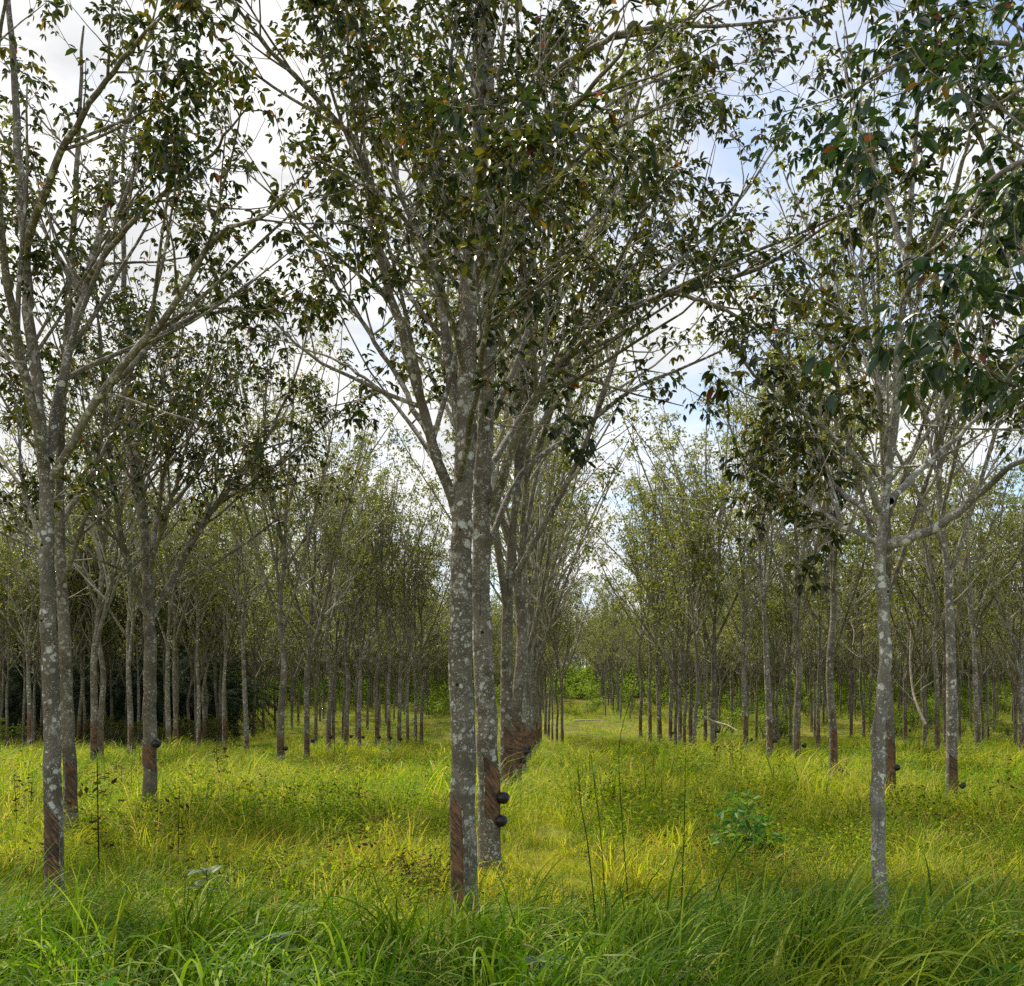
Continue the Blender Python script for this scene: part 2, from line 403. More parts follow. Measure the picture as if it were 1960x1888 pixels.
def auto_tree(seed, H, fork, nl, r0, dens, leaf_k, size, spread=(14, 34), sides=10, lod=0):
    """procedural rubber tree: straight stem, a fork, long ascending limbs; returns trunk mesh, crown mesh, path, rad"""
    rng = np.random.default_rng(seed)
    lean = rng.normal(size=2)*.012
    zs = np.linspace(-.15, H*.93, 9); pts = np.stack([lean[0]*zs*zs*.25+np.where(zs > 2, rng.normal(size=9)*.06, 0), lean[1]*zs*zs*.25+np.where(zs > 2, rng.normal(size=9)*.06, 0), zs], 1)
    m = 30; path = spline(pts, m); tt = np.linspace(0, 1, m)
    rad = flare(path, r0*(1-tt)**.75*np.where(path[:, 2] > fork, .72, 1)+.008)
    g = Geo(); g.tubes(path[None], rad[None], sides)
    LP, LR = [], []
    az0 = rng.uniform(0, 6.28)
    for i in range(nl):
        z = fork+(H*.42)*(i/nl)**1.3+rng.uniform(-.15, .15)
        b = np.array([np.interp(z, path[:, 2], path[:, 0]), np.interp(z, path[:, 2], path[:, 1]), z]); rb = np.interp(z, path[:, 2], rad)
        az = az0+i*2.4+rng.uniform(-.4, .4); tilt = math.radians(rng.uniform(*spread))
        ln = (H-z)*rng.uniform(.78, 1.0)/math.cos(tilt*.8)
        d = np.array([math.sin(tilt)*math.cos(az), math.sin(tilt)*math.sin(az), math.cos(tilt)])
        q = [b]
        for s in range(4):
            d = nrm(d+rng.normal(size=3)*.07+np.array([0, 0, .03])); q.append(q[-1]+d*ln/4)
        LP.append(spline(q, 16)); LR.append(np.minimum(rb*.62, .055)*(1-np.linspace(0, 1, 16))**.75+.006)
    LP = np.array(LP); LR = np.array(LR); g.tubes(LP, LR, max(5, sides-4))
    P = np.concatenate([LP, spline(path[14:], 16)[None]]); R = np.concatenate([LR, np.interp(np.linspace(14, m-1, 16), np.arange(m), rad)[None]])
    c2, r2 = ramify(P, R, rng, dens[0], .12, .30, (20, 48), .5, 6, .5, 2.6, .65, .12, .004)
    c3, r3 = ramify(c2, r2, rng, dens[1], .2, .42, (25, 58), .3, 4, .25, 1.1, .6, .14, .0035)
    g.tubes(c2, r2, 4, 1); g.tubes(c3, r3, 3, 1)
    lv = [leaves(c3, rng, leaf_k, size, .35), leaves(c2, rng, leaf_k, size, .15)]
    if lod == 0:
        c4, r4 = ramify(c3, r3, rng, dens[2], .25, .5, (25, 65), .15, 3, .12, .5, .6, .14, .0028); g.tubes(c4, r4, 3, 1)
        lv.append(leaves(c4, rng, leaf_k, size, .3))
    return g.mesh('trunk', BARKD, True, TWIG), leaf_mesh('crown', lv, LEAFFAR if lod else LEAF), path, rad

# ------------------------------------------------------------------ hero trees
A, pathA, radA = hero('thick lichen-spotted rubber tree with long brown tapping scar, foremost in the middle row', 9.35,
    [(890, 1700), (887, 1500), (884, 1300), (882, 1150), (884, 1000), (888, 850), (894, 680), (902, 520), (908, 400), (918, 200, .1), (928, 0, .2), (932, -250, .3), (925, -600, .5)],
    [([(874, 985, 0), (846, 900, -.1), (808, 780, -.2), (765, 620, -.4), (728, 500, -.5), (692, 300, -.8), (620, 205, -1.1), (500, 75, -1.6), (420, -40, -2)], .058),
     ([(882, 830, 0), (858, 690, .3), (842, 560, .6), (822, 490, .8), (778, 400, 1.1), (748, 310, 1.3), (712, 150, 1.7), (668, -20, 2.1)], .052),
     ([(846, 560, .6), (838, 450, .5), (842, 300, .4), (852, 190, .2), (872, 40, .1), (880, -150, 0)], .036),
     ([(905, 470, 0), (915, 360, -.5), (945, 230, -.9), (960, 100, -1.3), (975, -80, -1.8)], .04),
     ([(880, 930, 0), (905, 780, -.9), (930, 640, -1.7), (965, 480, -2.4), (1010, 330, -3.0)], .032),
     ([(892, 720, 0), (860, 600, -.6), (800, 470, -1.3), (740, 380, -1.8), (600, 300, -2.2)], .03),
     ([(872, 960, 0), (800, 830, .8), (720, 740, 1.4), (640, 690, 1.9), (560, 660, 2.3)], .026),
     ([(840, 870, -.1), (760, 720, .6), (680, 600, 1.2), (600, 480, 1.7), (540, 380, 2.0)], .03),
     ([(902, 560, 0), (960, 400, -1.0), (1050, 260, -1.8), (1150, 150, -2.4), (1230, 40, -2.8)], .034)],
    .116, .008, 11, BARK, panel=(math.radians(202), math.radians(272), .18, 1.12, -.16), knots=((math.radians(252), 2.10+.05, .05, .028), (math.radians(258), 3.55, .045, .012)))

B, pathB, radB = hero('greenish grey rubber tree with orange-brown tapped bark and two cups, behind the foremost trunk', 11.9,
    [(938, 1635), (934, 1450), (927, 1300), (921, 1150), (920, 1000), (926, 850), (934, 680), (938, 500), (937, 350), (935, 150), (930, 0), (925, -200), (918, -420)],
    [([(938, 985, 0), (985, 850, -.3), (1040, 740, -.7), (1110, 660, -1.1), (1190, 600, -1.5), (1290, 560, -1.8), (1400, 530, -2.1), (1500, 490, -2.4), (1650, 380, -2.8)], .066),
     ([(938, 260, 0), (985, 195, -.3), (1060, 140, -.7), (1150, 82, -1.1), (1230, 55, -1.5), (1400, 48, -2.1), (1600, 22, -2.6)], .05),
     ([(930, 1055, 0), (1000, 905, .4), (1100, 832, .7), (1220, 742, 1.1), (1340, 690, 1.5), (1440, 640, 1.9)], .045),
     ([(934, 820, 0), (985, 700, .6), (1050, 520, 1.2), (1130, 420, 1.6), (1230, 320, 2.0)], .045),
     ([(938, 620, 0), (960, 430, .8), (1000, 250, 1.5), (1045, 60, 2.2)], .045),
     ([(934, 720, 0), (892, 590, .7), (850, 380, 1.6), (810, 150, 2.4)], .042),
     ([(938, 440, 0), (1030, 310, .5), (1150, 210, .9), (1290, 140, 1.3), (1430, 120, 1.6)], .034),
     ([(1190, 600, -1.5), (1300, 500, -1.0), (1400, 400, -.6), (1480, 290, -.2), (1530, 180, 0)], .024),
     ([(936, 560, 0), (1010, 420, -.6), (1110, 300, -1.1), (1230, 220, -1.5), (1370, 170, -1.9)], .036),
     ([(934, 900, 0), (1010, 780, 1.0), (1110, 640, 1.9), (1220, 500, 2.7), (1330, 400, 3.3)], .045),
     ([(1290, 560, -1.8), (1380, 590, -2.3), (1450, 630, -2.6), (1530, 640, -3.0)], .02)],
    .120, .014, 12, BARK, panel=(math.radians(248), math.radians(345), .66, 1.36, -.22), knots=((math.radians(265), 4.0, .06, .03), (math.radians(268), 2.85, .05, .025)), dens=(2.5, 3.1, 3.0))

C_, pathC, radC = hero('grey rubber tree with white lichen blotches and a dark tapped base, near the frame edge', 9.6,
    [(106, 1695), (102, 1550), (98, 1400), (94, 1250), (90, 1100), (88, 1000), (85, 900), (72, 760), (58, 620), (48, 480), (38, 330), (28, 160), (15, -20), (0, -300)],
    [([(86, 900, 0), (62, 780, -.3), (40, 680, -.5), (18, 560, -.8), (2, 420, -1.1), (-10, 250, -1.5), (-5, 100, -1.8), (30, -80, -2)], .06),
     ([(92, 880, 0), (112, 760, .3), (140, 640, .6), (165, 540, .9), (195, 420, 1.2), (235, 270, 1.5), (270, 130, 1.8), (310, -40, 2.1)], .06),
     ([(100, 915, 0), (140, 850, -.2), (190, 760, -.4), (270, 660, -.7), (330, 590, -.9), (380, 500, -1.1), (430, 445, -1.3), (500, 415, -1.5), (560, 350, -1.7)], .046),
     ([(165, 540, .9), (230, 450, .3), (310, 370, -.2), (400, 300, -.7), (470, 210, -1.0)], .03),
     ([(200, 750, -.4), (270, 680, -.1), (330, 625, .3), (400, 600, .7), (470, 590, 1), (560, 602, 1.4)], .03),
     ([(48, 480, 0), (90, 360, -.6), (150, 230, -1.1), (230, 120, -1.5), (320, 20, -1.9)], .045),
     ([(90, 1080, 0), (60, 980, .5), (20, 900, 1.0), (-40, 830, 1.4)], .03)],
    .078, .010, 13, BARK, panel=(math.radians(225), math.radians(325), .28, 1.0, -.24), knots=((math.radians(250), 3.45, .045, .02), (math.radians(245), 2.75, .05, .018)))

D, pathD, radD = hero('pale, almost white-barked slender rubber tree without tapping scar, growing from the tall roadside grass', 8.1,
    [(1690, 1765), (1684, 1640), (1681, 1520), (1682, 1400), (1692, 1290), (1692, 1190), (1686, 1090), (1690, 1000), (1700, 900), (1715, 760), (1722, 640), (1732, 540), (1745, 380), (1760, 150), (1775, -150)],
    [([(1697, 1045, 0), (1745, 1030, -.1), (1800, 1005, -.2), (1860, 960, -.3), (1920, 905, -.5), (1990, 860, -.7), (2060, 780, -.9)], .05, .35),
     ([(1684, 1040, 0), (1640, 1020, .3), (1580, 985, .7), (1520, 950, 1.1), (1440, 900, 1.5)], .024, .3),
     ([(1688, 985, 0), (1650, 900, -.2), (1600, 840, -.5), (1540, 790, -.8), (1470, 740, -1.0), (1380, 640, -1.3)], .03),
     ([(1704, 960, 0), (1760, 900, .6), (1830, 840, 1.1), (1900, 760, 1.7), (1960, 640, 2.2)], .032),
     ([(1714, 780, 0), (1660, 700, .5), (1600, 600, 1.0), (1560, 480, 1.5), (1500, 330, 1.9)], .03),
     ([(1728, 580, 0), (1790, 460, -.5), (1840, 330, -.9), (1870, 180, -1.3)], .03),
     ([(1735, 500, 0), (1690, 360, .4), (1640, 220, .8), (1600, 60, 1.1)], .026),
     ([(1690, 1010, 0), (1600, 930, 1.1), (1510, 830, 1.9), (1430, 760, 2.6)], .026)],
    .050, .008, 14, BARKW, knots=((math.radians(320), 2.85, .032, .026),), size=.088, dens=(2.7, 3.2, 3.0))

E, pathE, radE = hero('dark brown rubber tree forking widely, standing alone in the open meadow near the dark palms', 17.9,
    [(286, 1555), (286, 1450), (287, 1330), (287, 1230), (284, 1150), (280, 1080), (274, 980), (262, 880), (250, 760), (240, 600), (235, 400), (240, 200)],
    [([(287, 1195, 0), (262, 1130, -.3), (236, 1040, -.6), (214, 920, -.9), (204, 800, -1.1), (190, 640, -1.4), (170, 430, -1.8)], .075),
     ([(289, 1185, 0), (330, 1110, .3), (390, 1000, .6), (470, 895, 1.0), (520, 820, 1.3), (575, 690, 1.7), (610, 520, 2.1)], .07),
     ([(284, 1120, 0), (298, 1000, 1), (318, 880, 1.6), (332, 760, 2.2), (360, 560, 3), (390, 360, 3.8)], .065),
     ([(282, 1060, 0), (262, 960, .7), (248, 850, 1.4), (232, 700, 2), (200, 540, 2.6)], .06),
     ([(284, 1100, 0), (330, 950, -.8), (372, 800, -1.4), (430, 640, -2)], .05)],
    .112, .014, 15, BARKD, leaf_k=3.8, size=.10, panel=(math.radians(200), math.radians(345), .95, 1.35, -.16), dens=(2.0, 2.8, 2.6))

G, pathG, radG = hero('narrow mossy rubber tree with dark tapped base, close behind the lichen-blotched grey trunk', 15.3,
    [(138, 1588), (134, 1480), (128, 1340), (122, 1200), (116, 1080), (112, 950), (118, 800), (128, 640), (140, 450), (150, 250), (160, 50)],
    [([(113, 1000, 0), (150, 1010-60, .5), (205, 850, 1), (250, 720, 1.5), (300, 540, 2)], .06),
     ([(112, 960, 0), (80, 860, -.4), (50, 740, -.8), (30, 560, -1.2)], .06),
     ([(116, 1100, 0), (60, 1040, .5), (10, 960, .9), (-60, 860, 1.3)], .05),
     ([(118, 1120, 0), (160, 1000, -.6), (190, 860, -1.1), (215, 700, -1.6)], .05)],
    .092, .014, 16, BARKD, leaf_k=3.8, size=.10, panel=(math.radians(250), math.radians(350), .55, 1.2, -.2), dens=(2.0, 2.8, 2.6))

# a tree beyond the frame whose boughs reach into the picture, close to the road
H_, pathH, radH = hero('near rubber tree whose large dark leaves hang into view beside the pale-barked tree', 5.4,
    [(2480, 2000), (2470, 1700), (2460, 1400), (2450, 1100), (2440, 850), (2420, 600), (2400, 300), (2380, 0), (2360, -300)],
    [([(2450, 900, 0), (2340, 760, 0), (2200, 660, -.1), (2080, 640, -.1), (1960, 690, -.2), (1900, 770, -.2)], .032, .45),
     ([(2440, 800, 0), (2320, 580, .1), (2190, 430, .1), (2060, 380, 0), (1930, 420, 0), (1850, 500, 0)], .032, .45),
     ([(2425, 640, 0), (2300, 380, .2), (2150, 210, .3), (2000, 160, .3), (1880, 210, .3)], .03, .45),
     ([(2455, 1000, 0), (2330, 900, 0), (2180, 830, -.1), (2060, 800, -.1), (1960, 840, -.1)], .03, .5),
     ([(2430, 700, 0), (2310, 500, -.1), (2160, 350, -.2), (2020, 300, -.3), (1900, 340, -.3), (1830, 430, -.3)], .03, .5),
     ([(2425, 620, 0), (2290, 320, .8), (2100, 130, 1.4), (1900, 80, 1.9), (1740, 110, 2.3), (1620, 190, 2.6)], .03, .5),
     ([(2410, 450, 0), (2280, 160, .4), (2100, 0, .6), (1900, -40, .7)], .03, .4)],
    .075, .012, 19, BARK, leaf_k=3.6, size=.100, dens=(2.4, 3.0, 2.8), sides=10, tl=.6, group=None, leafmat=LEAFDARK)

# ------------------------------------------------------------------ repeated trees
mids = []
for i, (H, fork, nl, r0, sp) in enumerate([(13.6, 3.6, 8, .110, (12, 36)), (12.8, 4.3, 7, .100, (14, 40)), (13.2, 3.3, 8, .105, (16, 44)),
                                           (12.0, 4.6, 7, .090, (10, 36)), (12.6, 2.9, 8, .090, (16, 42)), (11.6, 4.0, 6, .078, (12, 38))]):
    mids.append(auto_tree(100+i, H, fork, nl, r0, (2.1, 2.7, 2.2), 3.4, .105, sp))
fars = [auto_tree(200+i, H, fork, nl, .082, (1.8, 2.5, 0), 4.4, .15, sp, 7, 1) for i, (H, fork, nl, sp) in
        enumerate([(12.8, 3.4, 8, (12, 40)), (12.0, 4.0, 7, (12, 38)), (12.4, 2.6, 8, (16, 44)), (11.0, 3.4, 7, (14, 40))])]
for i, v in enumerate(mids):
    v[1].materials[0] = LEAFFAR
BARKCH = [BARKD, BARK, BARKD, BARKD, BARK, BARK]
for v, b in zip(mids, BARKCH): v[0].materials[0] = b
panels = [panel_mesh('tapped_panel', v[2], v[3], math.radians(-62), math.radians(62), .45, 1.25, -.2, PANEL, 9, 46) for v in mids]
fpanels = [panel_mesh('tapped_panel', v[2], v[3], math.radians(-62), math.radians(62), .35, 1.25, -.2, PANEL, 6, 12, .002) for v in fars]

rr_ = random.Random(5)
def plant(kind, i, x, y, z, label, group, face=None, s=1.0, rz=None):
    lib, pl = (mids, panels) if kind == 'mid' else (fars, fpanels)
    v = lib[i]; rz = rr_.uniform(0, 6.28) if rz is None else rz
    t = thing('rubber_tree', label, 'tree', (x, y, z-.03), group, rz, s)
    link('trunk', v[0], t); link('crown', v[1], t)
    if face is not None:
        p = link('tapped_panel', pl[i], t); p.rotation_euler = (0, 0, face-rz); p.scale = (1, 1, rr_.uniform(.72, 1.12))
    return t, float(v[3][3])*s

ORD = 'first second third fourth fifth sixth seventh eighth ninth tenth eleventh twelfth thirteenth fourteenth fifteenth sixteenth seventeenth eighteenth nineteenth twentieth'.split()
ORD += ['twenty-'+o for o in ORD[:9]]
cups = []      # (x,y,z,label)
def cup_on(x, y, z0, r, px, py, Y, label):
    """black cup wired to the trunk at (x, y); px,py give where the photo shows it"""
    p = at(px, py, Y)
    cups.append((p[0], Y-.02, p[2], x, y, r, label))

CG = 'black latex cups wired to the tapped trunks'
Bx = pathB[0]
cup_on(pathB[0, 0], pathB[0, 1], 0, .14, 963, 1530, 11.85, 'upper of two black latex cups on the greenish trunk behind the thick foremost tree')
cup_on(pathB[0, 0], pathB[0, 1], 0, .14, 959, 1574, 11.85, 'lower of two black latex cups on the greenish trunk behind the thick foremost tree')
cup_on(pathE[0, 0], pathE[0, 1], 0, .12, 301, 1426, 17.85, 'black latex cup on the dark forked tree alone in the meadow')

# centre row
row = [(968, 1516, 2), (987, 1494, 0), (1000, 1464, 1), (1009, 1450, 2), (1015, 1440, 4), (1020, 1432, 2), (1025, 1424, 2), (1029, 1418, 1), (1033, 1413, 0)]
for k, (px, py, i) in enumerate(row):
    x, y, z = base_of(px, py)
    t, r = plant('mid', i, x, y, z, f'{ORD[k+2]} tree of the middle row, counted back from the thick foremost trunk', 'rubber trees of the plantation', math.radians(300), 1.15+.12*rr_.random())
for (px, py, k, Y) in ((1001, 1457, 3, None), (1007, 1441, 4, None), (1011, 1434, 5, None), (1020, 1413, 7, None)):
    x, y, z = base_of(*row[k-2+0][:2]); cup_on(x, y, z, .13, px, py, y-.05, f'black latex cup on the {ORD[k]} tree of the middle row')

left = [(57, 1426, 4), (180, 1449, 2), (193, 1445, 3), (250, 1436, 4), (322, 1433, 1), (337, 1428, 3), (380, 1429, 5), (429, 1427, 5), (472, 1437, 1), (537, 1443, 0), (587, 1440, 2), (629, 1431, 3),
        (663, 1424, 0), (687, 1423, 4), (722, 1423, 3), (744, 1421, 5), (764, 1420, 1), (780, 1419, 5), (795, 1418, 5), (807, 1418, 3)]
lc = {0: (60, 1423), 1: (184, 1438), 3: (256, 1433), 4: (327, 1432), 8: (482, 1444), 9: (547, 1434), 10: (598, 1419), 11: (633, 1412), 12: (672, 1411), 13: (695, 1412), 14: (726, 1412), 15: (748, 1413), 16: (767, 1416)}
for k, (px, py, i) in enumerate(left):
    x, y, z = base_of(px, py)
    s = 1.08+.22*rr_.random()
    w = f'{ORD[k]} slender trunk along the far meadow edge, counting from the dark palms'
    t, r = plant('mid', i, x, y, z, w, 'rubber trees of the plantation', math.radians(rr_.uniform(260, 320)), s)
    if k in lc: cup_on(x, y, z, r, lc[k][0], lc[k][1], y-.04, f'black latex cup on the {ORD[k]} trunk of the far meadow edge, counting from the palms')

right = [(1226, 1404, 3), (1244, 1409, 5), (1262, 1411, 1), (1283, 1413, 4), (1301, 1417, 5), (1322, 1417, 3), (1350, 1413, 5), (1365, 1424, 2), (1427, 1430, 4), (1473, 1447, 1), (1525, 1451, 0), (1595, 1481, 3),
         (1702, 1508, 0), (1822, 1517, 1), (1871, 1434, 1), (1794, 1438, 3), (1732, 1416, 2), (1955, 1432, 4)]
rc = {3: (1289, 1404), 4: (1308, 1410), 7: (1374, 1401), 8: (1437, 1417), 9: (1483, 1419), 10: (1539, 1428), 11: (1609, 1475), 12: (1716, 1471), 13: (1841, 1505), 14: (1880, 1433), 16: (1741, 1399)}
names = {12: 'rubber tree with fresh orange tapped bark, half hidden behind the pale-barked tree', 13: 'stout rubber tree with swollen base and grooved brown panel, beyond the pale-barked tree',
         14: 'reddish brown rubber tree with a low cup among dry ferns near the frame edge', 15: 'plain grey rubber tree without cup beside the stout grooved one',
         16: 'dark rubber tree with cup framed by the pale-barked and the stout grooved trunks', 17: 'thin rubber tree cut off by the frame edge beyond the reddish brown one'}
for k, (px, py, i) in enumerate(right):
    x, y, z = base_of(px, py)
    s = 1.0+.2*rr_.random()
    if k < 9: s *= 1.25
    if k == 13: s = 1.08
    w = names.get(k, f'{ORD[k]} trunk of the diagonal row, counting from the open lane')
    t, r = plant('mid', i, x, y, z, w, 'rubber trees of the plantation', math.radians(rr_.uniform(285, 325)), s)
    if k in rc:
        w2 = {12: 'black latex cup on the orange tapped tree behind the pale-barked one', 13: 'black latex cup at the swollen foot of the stout grooved tree', 14: 'black latex cup low on the reddish brown tree near dry ferns', 16: 'small black latex cup on the dark tree between the pale and the stout trunks'}.get(k, f'black latex cup on the {ORD[k]} trunk of the diagonal row counted from the lane')
        cup_on(x, y, z, r, rc[k][0], rc[k][1], y-.04, w2)
# a few second-rank trees one can still point to
second = [(1630, 1402, 3), (1504, 1403, 1), (1559, 1403, 5), (1576, 1397, 3), (1655, 1392, 4), (1751, 1389, 2), (1837, 1394, 0), (1891, 1408, 5), (1905, 1395, 3), (1720, 1392, 3)]
for k, (px, py, i) in enumerate(second):
    x, y, z = base_of(px, py)
    t, r = plant('mid', i, x, y, z, f'{ORD[k]} slim trunk of the second rank, behind the diagonal row and the pale-barked tree', 'rubber trees of the plantation', math.radians(rr_.uniform(280, 320)), .9+.2*rr_.random())
for k, (px, py, i) in enumerate([(1076, 1416, 2), (1066, 1412, 3), (1057, 1410, 5), (1050, 1407, 1), (1044, 1404, 0)]):
    x, y, z = base_of(px, py)
    plant('mid', i, x, y, z, f'{ORD[k]} dark tree of the short far row standing in the open lane', 'rubber trees of the plantation', math.radians(300), .8+.1*rr_.random())
for k, (px, py, i, w) in enumerate([(1159, 1391, 5, 'thin tree standing alone on the bright far lane'), (1187, 1393, 3, 'tree leaning over the bright far lane'), (1205, 1392, 1, 'second leaning tree on the bright far lane, nearer the diagonal row')]):
    x, y, z = base_of(px, py)
    t, _ = plant('mid', i, x, y, z, w, 'rubber trees of the plantation', None, .8)
    if k: t.rotation_euler[1] = -.12
# trees just out of frame whose crowns reach in
for k, (px, y, i, w) in enumerate([(-330, 13.5, 0, 'rubber tree whose boughs cross the sky behind the grey blotched trunk'), (2230, 13.0, 2, 'rubber tree whose crown shows behind the near large-leaved boughs'),
                                   (2180, 21, 0, 'taller rubber tree whose top shows above the reddish brown one')]):
    x = (px-CX)/F*y
    plant('mid', i, x, y, float(gz(x, y)), w, 'rubber trees of the plantation', None, .95)

# rows of distant trees
occupied = [base_of(p[0], p[1])[:2] for p in row+left+right+second]
far_pts = []
d = np.array([70/1960., 1.0])
for j in range(-16, 24):
    X0 = -0.8+6.6*j+ (0.8 if j else 0)
    for k in range(0, 40):
        y = 40+k*3.6+rr_.uniform(-.5, .5); x = X0+y*d[0]+rr_.uniform(-.45, .45)
        if abs(x) > .60*y+3: continue
        if y > 150: continue
        px = CX+x/y*F
        if px < 470 and 63 < y < 78: continue           # the palm belt
        if px < 900 and y < 58: continue                # open meadow
        if j in (0,) and y < 70: continue
        if 905 < px < 1235 and y < 95: continue
        if 1065 < px < 1120: continue         # the lane
        if 812 < px < 905 and y < 90: continue
        if px >= 1235 and y < 46: continue
        if min((x-a)**2+(y-b)**2 for a, b in occupied) < 4: continue
        far_pts.append((y, x, px))
for k in range(26):
    y = rr_.uniform(56, 64); px = -60+k*20+rr_.uniform(-8, 8); far_pts.append((y, (px-CX)/F*y, px))
far_pts.sort()
nind = 235
for n_, (y, x, px) in enumerate(far_pts[:nind]):
    if px < 470 and y < 65: lab, g = 'slim pale trunk standing in front of the dark palms', 'slim trunks before the dark palms'
    elif px < 470: lab, g = 'slim distant rubber tree standing behind the belt of dark palms', 'distant trees behind the palms'
    elif px < 905: lab, g = 'slim distant rubber tree in the grove beyond the far meadow edge', 'distant trees beyond the meadow'
    elif px < 1240: lab, g = 'slim distant rubber tree at the end of the open lane', 'distant trees at the end of the lane'
    else: lab, g = 'slim distant rubber tree in the grove beyond the diagonal row', 'distant trees beyond the diagonal row'
    plant('far', n_ % 4, x, y, float(gz(x, y)), lab, g, math.radians(rr_.uniform(270, 330)) if y < 75 and rr_.random() < .6 else None, (.98 if y < 75 else .9)+.32*rr_.random())

# ------------------------------------------------------------------ scattering (uncountable growth only)
def scatter(name, label, cat, protos, X, Y, scale, rot, idx, tint, Z=None):
    coll = bpy.data.collections.new(name+'_kinds')
    for k, me in enumerate(protos):
        o = bpy.data.objects.new(f'{name}_kind_{k:02d}', me); coll.objects.link(o)
    n = len(X); Z = gz(X, Y) if Z is None else Z
    me = bpy.data.meshes.new(name); me.vertices.add(n)
    me.vertices.foreach_set('co', np.stack([X, Y, Z], 1).astype(np.float32).ravel())
    def attr(k, t, v, f):
        a = me.attributes.new(k, t, 'POINT'); a.data.foreach_set(f, v)
    scale = np.asarray(scale, np.float32); scale = np.stack([scale]*3, 1) if scale.ndim == 1 else scale
    attr('scl', 'FLOAT_VECTOR', scale.ravel(), 'vector'); attr('tint', 'FLOAT', np.asarray(tint, np.float32), 'value')
    attr('kind_index', 'INT', np.asarray(idx, np.int32), 'value'); attr('rot', 'FLOAT_VECTOR', np.asarray(rot, np.float32).ravel(), 'vector')
    o = link(name, me); tag(o, label, cat, kind='stuff')
    ng = bpy.data.node_groups.new(name, 'GeometryNodeTree')
    ng.interface.new_socket('Geometry', in_out='INPUT', socket_type='NodeSocketGeometry'); ng.interface.new_socket('Geometry', in_out='OUTPUT', socket_type='NodeSocketGeometry')
    gi = ng.nodes.new('NodeGroupInput'); go = ng.nodes.new('NodeGroupOutput')
    ci = ng.nodes.new('GeometryNodeCollectionInfo'); ci.inputs['Collection'].default_value = coll
    ci.inputs['Separate Children'].default_value = True; ci.inputs['Reset Children'].default_value = True
    ip = ng.nodes.new('GeometryNodeInstanceOnPoints'); ip.inputs['Pick Instance'].default_value = True
    def na(k, t):
        q = ng.nodes.new('GeometryNodeInputNamedAttribute'); q.data_type = t; q.inputs[0].default_value = k; return q.outputs['Attribute']
    ng.links.new(gi.outputs[0], ip.inputs['Points']); ng.links.new(ci.outputs[0], ip.inputs['Instance'])
    ng.links.new(na('kind_index', 'INT'), ip.inputs['Instance Index']); ng.links.new(na('rot', 'FLOAT_VECTOR'), ip.inputs['Rotation']); ng.links.new(na('scl', 'FLOAT_VECTOR'), ip.inputs['Scale'])
    ng.links.new(ip.outputs[0], go.inputs[0])
    md = o.modifiers.new('scatter', 'NODES'); md.node_group = ng
    return o

def blades(rng, n, radius, hmin, hmax, width, bend, lean=(0, 0), segs=4, dry=.08, stiff=.0):
    """a tuft of arching grass blades: V, F, rnd per face"""
    r = radius*np.sqrt(rng.uniform(0, 1, n)); a = rng.uniform(0, 6.283, n)
    base = np.stack([r*np.cos(a), r*np.sin(a), np.zeros(n)], 1)
    h = rng.uniform(hmin, hmax, n)
    az = a+rng.normal(size=n)*.9
    out = np.stack([np.cos(az), np.sin(az), np.zeros(n)], 1)*rng.uniform(.2, 1, n)[:, None]+np.array([lean[0], lean[1], 0])
    out = nrm(out+rng.normal(size=(n, 3))*np.array([.15, .15, 0]))
    b = bend*rng.uniform(.35, 1.5, n)
    ang0 = rng.uniform(.02, .30, n)
    side = nrm(np.cross(out, np.array([0, 0, 1.]))+rng.normal(size=(n, 3))*.35)
    P = base.copy(); pts = [P]; st = h/segs
    for s in range(segs):
        an = ang0+b*((s+.5)/segs)**1.7
        P = P+(np.sin(an)[:, None]*out+np.cos(an)[:, None]*np.array([0, 0, 1.]))*st[:, None]; pts.append(P)
    w = width*rng.uniform(.6, 1.3, n)
    prof = [.75, 1, .85, .55, .3][:segs]+[.05] if segs <= 5 else [.8, .95, 1, 1, .95, .85, .65, .4, .04][:segs+1]
    V = []
    for s in range(segs+1):
        V += [pts[s]-side*(w*.5*prof[s])[:, None], pts[s]+side*(w*.5*prof[s])[:, None]]
    V = np.stack(V, 1); k = 2*(segs+1)
    i0 = np.arange(n)[:, None]*k
    Fq = np.concatenate([i0+np.array([[2*s, 2*s+1, 2*s+3, 2*s+2]]) for s in range(segs)], 1).reshape(-1, 4)
    rn = rng.uniform(0, .88, n); rn = np.where(rng.uniform(0, 1, n) < dry, rng.uniform(.9, 1, n), rn)
    return V.reshape(-1, 3), Fq, np.repeat(rn, segs)

def herb_tuft(rng, n, radius, h, size):
    """low broad-leaved weeds: short stems with small leaves"""
    V, Fs, R, c = [], [], [], 0
    pos = np.stack([rng.normal(size=n)*radius*.5, rng.normal(size=n)*radius*.5, h*rng.uniform(.15, 1, n)**.8], 1)
    dr = nrm(np.stack([rng.normal(size=n), rng.normal(size=n), rng.normal(size=n)*.4+.1], 1))
    w = nrm(np.cross(dr, rng.normal(size=(n, 3))*.4+np.array([0, 0, 1])))
    ln = size*rng.uniform(.6, 1.3, n)[:, None]
    Q = np.stack([pos, pos+dr*ln*.4+w*ln*.28, pos+dr*ln, pos+dr*ln*.4-w*ln*.28], 1).reshape(-1, 3)
    return Q, np.arange(n*4).reshape(-1, 4), rng.uniform(0, 1, n)

def geo_mesh(name, parts, mats):
    V, Fs, R, MI, n = [], [], [], [], 0
    for (v, f, r), mi in parts:
        V.append(v); Fs.append(f+n); R.append(r); MI.append(np.full(len(f), mi)); n += len(v)
    return mesh_np(name, np.concatenate(V), [np.concatenate(Fs)], None, False, {'rnd': ('FACE', np.concatenate(R))}, mats, np.concatenate(MI))

